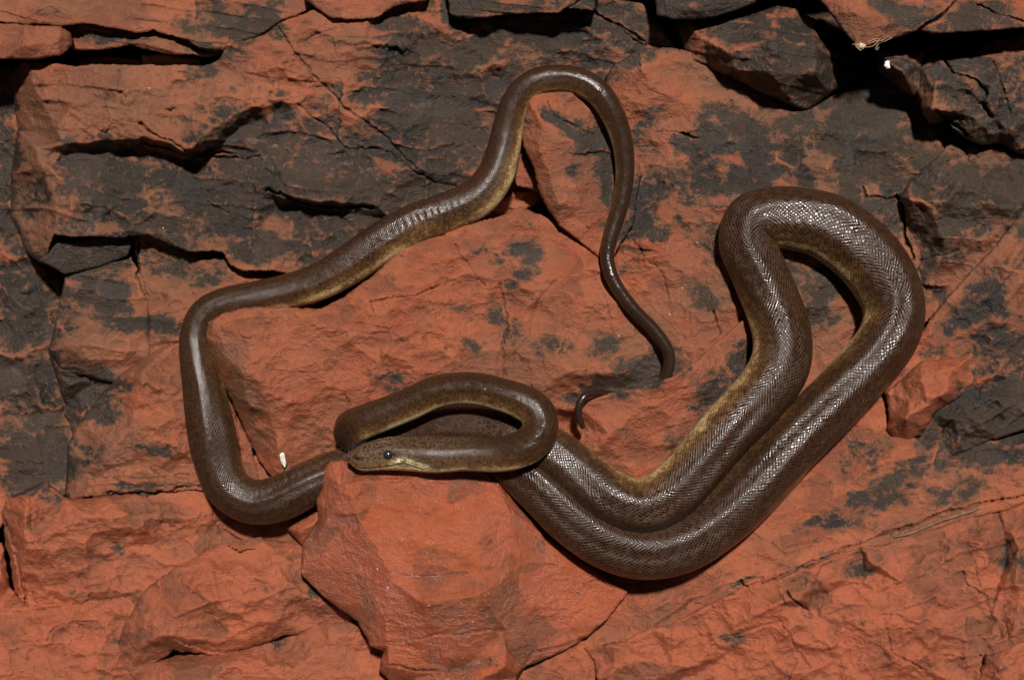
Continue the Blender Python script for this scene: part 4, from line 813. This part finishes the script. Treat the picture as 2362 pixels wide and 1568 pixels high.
    # caps: close snout and tail with small rounded fans (as quads through rings)
    def cap(ring, centre, axis, rad, k=5):
        nonlocal verts, F
        prev = ring
        base = verts[ring]
        for j in range(1, k + 1):
            t = j / (k + 0.15)
            ringv = centre + (base - centre) * math.cos(t * math.pi / 2) + axis * rad * math.sin(t * math.pi / 2)
            cur = np.arange(len(verts), len(verts) + NA)
            verts = np.vstack([verts, ringv])
            F = np.vstack([F, np.stack([prev, np.roll(prev, -1), np.roll(cur, -1), cur], 1)])
            prev = cur
    cap(idx[0], P[0], -T[0], R[0] * 0.55)
    cap(idx[-1], P[-1], T[-1], R[-1] * 1.0)
    n_extra = len(verts) - NR * NA
    me = mesh_from('snake', verts, F)
    rows = 50.0
    us = np.concatenate([[0], np.cumsum(np.diff(s_new) / np.maximum(2 * math.pi * 0.5 * (R[1:] + R[:-1]) / rows, 1e-4))])
    uu = np.repeat((us * 0.85)[:, None], NA, 1).ravel(); vv = np.repeat(((th / (2 * math.pi) + 0.5) * rows)[None, :], NR, 0)
    vflat = vv.ravel()
    uu = np.concatenate([uu, np.zeros(n_extra)]); vflat = np.concatenate([vflat, np.zeros(n_extra)])
    lv = np.zeros(len(me.loops), np.int32); me.loops.foreach_get('vertex_index', lv)
    uvc = np.stack([uu[lv], vflat[lv]], 1)
    cols = lv % NA                                        # the wrap column needs v = rows on its far side
    q = uvc.reshape(-1, 4, 2)
    mxv = q[:, :, 1].max(1); wrap = (mxv - q[:, :, 1].min(1)) > rows * 0.5
    sel = q[wrap]; sel[:, :, 1] = np.where(sel[:, :, 1] < rows * 0.5, sel[:, :, 1] + rows, sel[:, :, 1]); q[wrap] = sel
    uvl = me.uv_layers.new(name='scales')
    uvl.data.foreach_set('uv', q.reshape(-1, 2).astype(np.float32).ravel())
    nz = 0.05 * perlin(TH * 1.5, SS * 12, 4)
    fl = np.interp(deg + 60 * nz, [0, 38, 62, 80, 94, 106, 180], [0.03, 0.17, 0.42, 0.62, 0.82, 1.0, 1.0])
    tailm = sstep(1.55, 2.6, SS)
    fl = fl * (1 - 0.35 * sstep(Lt - 0.55, Lt - 0.3, SS) - 0.45 * sstep(Lt - 0.12, Lt - 0.06, SS))
    fl = fl * (1 - 0.12 * hm)
    crown = np.maximum.reduce([np.exp(-((deg - 9 - 6 * hs) / 1.6) ** 2), np.exp(-((deg - 30 + 8 * hs) / 1.8) ** 2), np.exp(-((deg - 62) / 2) ** 2) * (hs < 0.42)]) * sstep(0.03, 0.08, hs) * (1 - sstep(0.5, 0.62, hs))
    for hc, sl in ((0.17, 0.002), (0.30, -0.0015), (0.40, 0.001), (0.53, 0.0015)):
        crown = np.maximum(crown, np.exp(-((hs - hc - sl * deg) / 0.008) ** 2) * sstep(66, 58, deg))
    fl = fl + 0.22 * crown * hm
    j0 = int(np.argmin(np.linalg.norm(at(700, 1120, 0.051) - P, axis=1))); j1 = int(np.argmin(np.linalg.norm(at(620, 682, 0.033) - P, axis=1)))
    fl = fl * (1 - 0.22 * sstep(s_new[j0] - 0.05, s_new[j0] + 0.03, SS) * sstep(s_new[j1] + 0.06, s_new[j1] - 0.02, SS))
    fl = np.where(SS > 0.45, np.minimum(fl, 0.74 + 0.3 * (fl - 0.74)), fl)
    headm = hm
    pale = hm * np.clip(sstep(0.42, 0.56, hs) * (1 - sstep(0.85, 1.0, hs)) * np.exp(-((deg - mouth_deg + 9) / 11) ** 2) + sstep(88, 100, deg) * sstep(0.30, 0.7, hs) * 0.95, 0, 1) * (1 - sstep(1.25, 1.5, hs))
    pale = np.clip(pale * (0.75 + 1.2 * perlin(TH * 14, SS * 160, 7)), 0, 1)
    dm = np.clip(0.45 * sstep(Lt - 0.75, Lt - 0.1, SS) + 0.9 * mline + 0.8 * plate * hm + 0.95 * nost ** 1.2, 0, 1)
    plates = (1 - sstep(0.50, 0.66, hs)) * sstep(80, 70, deg)
    for nm, arr in (('plates', plates), ('flank', fl), ('head', headm), ('pale', pale), ('darkmark', dm), ('size', np.clip(RR / (66 * K), 0.12, 1.0))):
        put_attr(me, nm, np.concatenate([arr.ravel(), np.concatenate([np.tile(arr[0], n_extra // 2 // NA), np.tile(arr[-1], n_extra // 2 // NA)])]))
    me.materials.append(snake_material())
    # origin at the head's resting place
    o = bpy.data.objects.new('snake', me)
    col.objects.link(o)
    tag(o, 'long glossy olive brown python draped in loops over the red rocks', 'snake')
    # eye on either side
    N = NT("dark_eye")
    N.b.inputs['Base Color'].default_value = (0.012, 0.015, 0.018, 1)
    N.b.inputs['Roughness'].default_value = 0.22
    N.b.inputs['Specular IOR Level'].default_value = 0.5
    N.b.inputs['Coat Weight'].default_value = 0.5
    N.b.inputs['Coat Roughness'].default_value = 0.04
    lat = N.n('ShaderNodeNewGeometry').outputs['Position']
    N.l(N.mix(N.ramp(N.noise(lat, 400, 2), 0.4, 0.6), (0.010, 0.010, 0.010), (0.024, 0.025, 0.024)), N.b.inputs['Base Color'])
    i = int(np.argmin(np.abs(s_new / 0.100 - 0.465)))
    for sgn in (1, -1):
        a = sgn * math.radians(47)
        nrm = math.cos(a) * D[i] + math.sin(a) * B[i]
        c = P[i] + nrm * (R[i] * (0.82 if math.sin(a) * (B[i] @ W) > 0 else 0.66))
        bm = bmesh.new()
        bmesh.ops.create_uvsphere(bm, u_segments=32, v_segments=20, radius=1.0)
        for vtx in bm.verts: vtx.co = vtx.co * 0.0062
        m2 = bpy.data.meshes.new('eye'); bm.to_mesh(m2); bm.free()
        for p in m2.polygons: p.use_smooth = True
        m2.materials.append(N.m)
        eo = bpy.data.objects.new('eye', m2); col.objects.link(eo)
        eo.location = Vector(c); eo.parent = o
    return s_new, P, R
SN = build_snake()

# ------------------------------------------------------------------ small things
def tube(name, pts, radii, mat, label=None, cat=None, sides=8, parent=None, noise_amp=0.0):
    P = np.asarray(pts, float); n = len(P)
    T = np.gradient(P, axis=0); T /= np.linalg.norm(T, axis=1)[:, None]
    ref = W
    A = np.cross(T, ref); A /= np.linalg.norm(A, axis=1)[:, None] + 1e-9
    Bn = np.cross(T, A)
    th = np.linspace(0, 2 * math.pi, sides, endpoint=False)
    rr = np.asarray(radii)[:, None] * (1 + noise_amp * rng.standard_normal((n, sides)))
    X = P[:, None, :] + rr[..., None] * (np.cos(th)[None, :, None] * A[:, None, :] + np.sin(th)[None, :, None] * Bn[:, None, :])
    idx = np.arange(n * sides).reshape(n, sides)
    F = np.stack([idx[:-1].ravel(), np.roll(idx, -1, 1)[:-1].ravel(), np.roll(idx, -1, 1)[1:].ravel(), idx[1:].ravel()], 1)
    me = mesh_from(name, X.reshape(-1, 3), F)
    me.materials.append(mat)
    o = bpy.data.objects.new(name, me); col.objects.link(o)
    if parent: o.parent = parent
    if label: tag(o, label, cat)
    return o

def on_rock(pts, lift):
    out = []
    for x, y in pts:
        out.append((x, y, max(ground(x + dx, y + dy) for dx in (-4, 0, 4) for dy in (-4, 0, 4)) + lift))
    return out

def smooth_line(pts3, n=8):
    C = catmull(np.array(pts3, float), n)
    return at(C[:, 0], C[:, 1], C[:, 2] * 0.01)

M_TWIG = plain_material("dry_twig", (0.11, 0.062, 0.030), (0.19, 0.115, 0.06), 120, 0.8)
M_ROOT = plain_material("pale_root_fibre", (0.20, 0.12, 0.07), (0.38, 0.26, 0.16), 200, 0.8)
M_WHITE = plain_material("white_lime_streak", (0.40, 0.34, 0.27), (0.82, 0.79, 0.72), 420, 0.75, 0.3, 0.6, 0.001)

pl = smooth_line(on_rock([(2062, 1238), (2100, 1229), (2140, 1212), (2180, 1196), (2220, 1184), (2256, 1172)], 0.12))
tube('twig', pl, np.linspace(0.0014, 0.0028, len(pl)) * (1 - 0.5 * np.linspace(-1, 1, len(pl)) ** 4), M_TWIG, 'dry brown twig lying along the crack at lower right', 'twig', 8, noise_amp=0.10)

# roots and a clot of fibres at the tip of the overhang
root = bpy.data.objects.new('root_tuft', None); col.objects.link(root)
root.location = Vector(at(1988, 108, 0.088)); tag(root, 'tuft of thin pale roots at the tip of the overhanging block', 'roots')
fib = [[(1984, 106), (2000, 104), (2016, 96), (2034, 94), (2050, 84)], [(1990, 110), (2010, 108), (2022, 100), (2028, 90)], [(2020, 112), (2026, 102), (2040, 96), (2056, 88), (2062, 84)], [(1972, 100), (1974, 108), (1980, 115), (1986, 117)], [(1966, 104), (1974, 102), (1984, 102)], [(2000, 100), (2014, 92), (2030, 90), (2044, 84)], [(2018, 112), (2022, 116), (2027, 109)]]
for f in fib:
    p3 = [(x, y, 8.9 + 0.4 * math.sin(i * 1.7 + x)) for i, (x, y) in enumerate(f)]
    q = smooth_line(p3, 6)
    o = tube('root_fibre', q - at(1988, 108, 0.088), np.full(len(q), 0.0006), M_ROOT, sides=6, parent=root)

def lump(name, label, cat, cx, cy, w, ax, ay, az, mat, rot=0.0, seed=1, pts=None):
    bm = bmesh.new()
    bmesh.ops.create_icosphere(bm, subdivisions=4, radius=1.0)
    c, s = math.cos(rot), math.sin(rot)
    O = at(cx, cy, w * 0.01)
    for v in bm.verts:
        x, y, z = v.co
        nn = 1 + 0.18 * float(perlin(np.array(x * 2.1 + seed), np.array(y * 2.1 + z), seed)) + 0.10 * float(perlin(np.array(x * 6 + seed), np.array(y * 6 + z * 3), seed + 3))
        x *= ax * nn; y *= ay * nn; z *= az
        p = (x * c - y * s) * K * U + (x * s + y * c) * K * V + z * K * W
        v.co = Vector(p)
    me = bpy.data.meshes.new(name); bm.to_mesh(me); bm.free()
    for p in me.polygons: p.use_smooth = True
    me.materials.append(mat)
    o = bpy.data.objects.new(name, me); o.location = Vector(O); col.objects.link(o)
    tag(o, label, cat)
    return o

lump('dropping', 'small white dropping streak on the red slab above the lower left coil', 'dropping', 652, 1057, max(ground(652, 1050), ground(652, 1060)) + 0.05, 6, 19, 4, M_WHITE, rot=math.radians(12), seed=3)
M_CLOT = plain_material("pale_clot", (0.35, 0.25, 0.16), (0.62, 0.50, 0.36), 500, 0.8)
lump('root_clot', 'tan clot of debris on the lowest point of the overhang', 'debris', 1984, 107, 8.6, 11, 7, 6, M_CLOT, seed=5)
N_ = NT("white_painted_glint")  # white base colour stands in for the flash reflected off the facet
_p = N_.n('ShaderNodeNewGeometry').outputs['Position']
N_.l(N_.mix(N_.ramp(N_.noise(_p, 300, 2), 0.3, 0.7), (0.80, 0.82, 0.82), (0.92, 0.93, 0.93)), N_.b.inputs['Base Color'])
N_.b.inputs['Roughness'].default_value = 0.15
lump('painted_glint', 'white lump painted as a flash glint on the dark facet below the overhang', 'painted glint', 2047, 150, ground(2047, 150) + 0.15, 8, 9, 6, N_.m, seed=8)
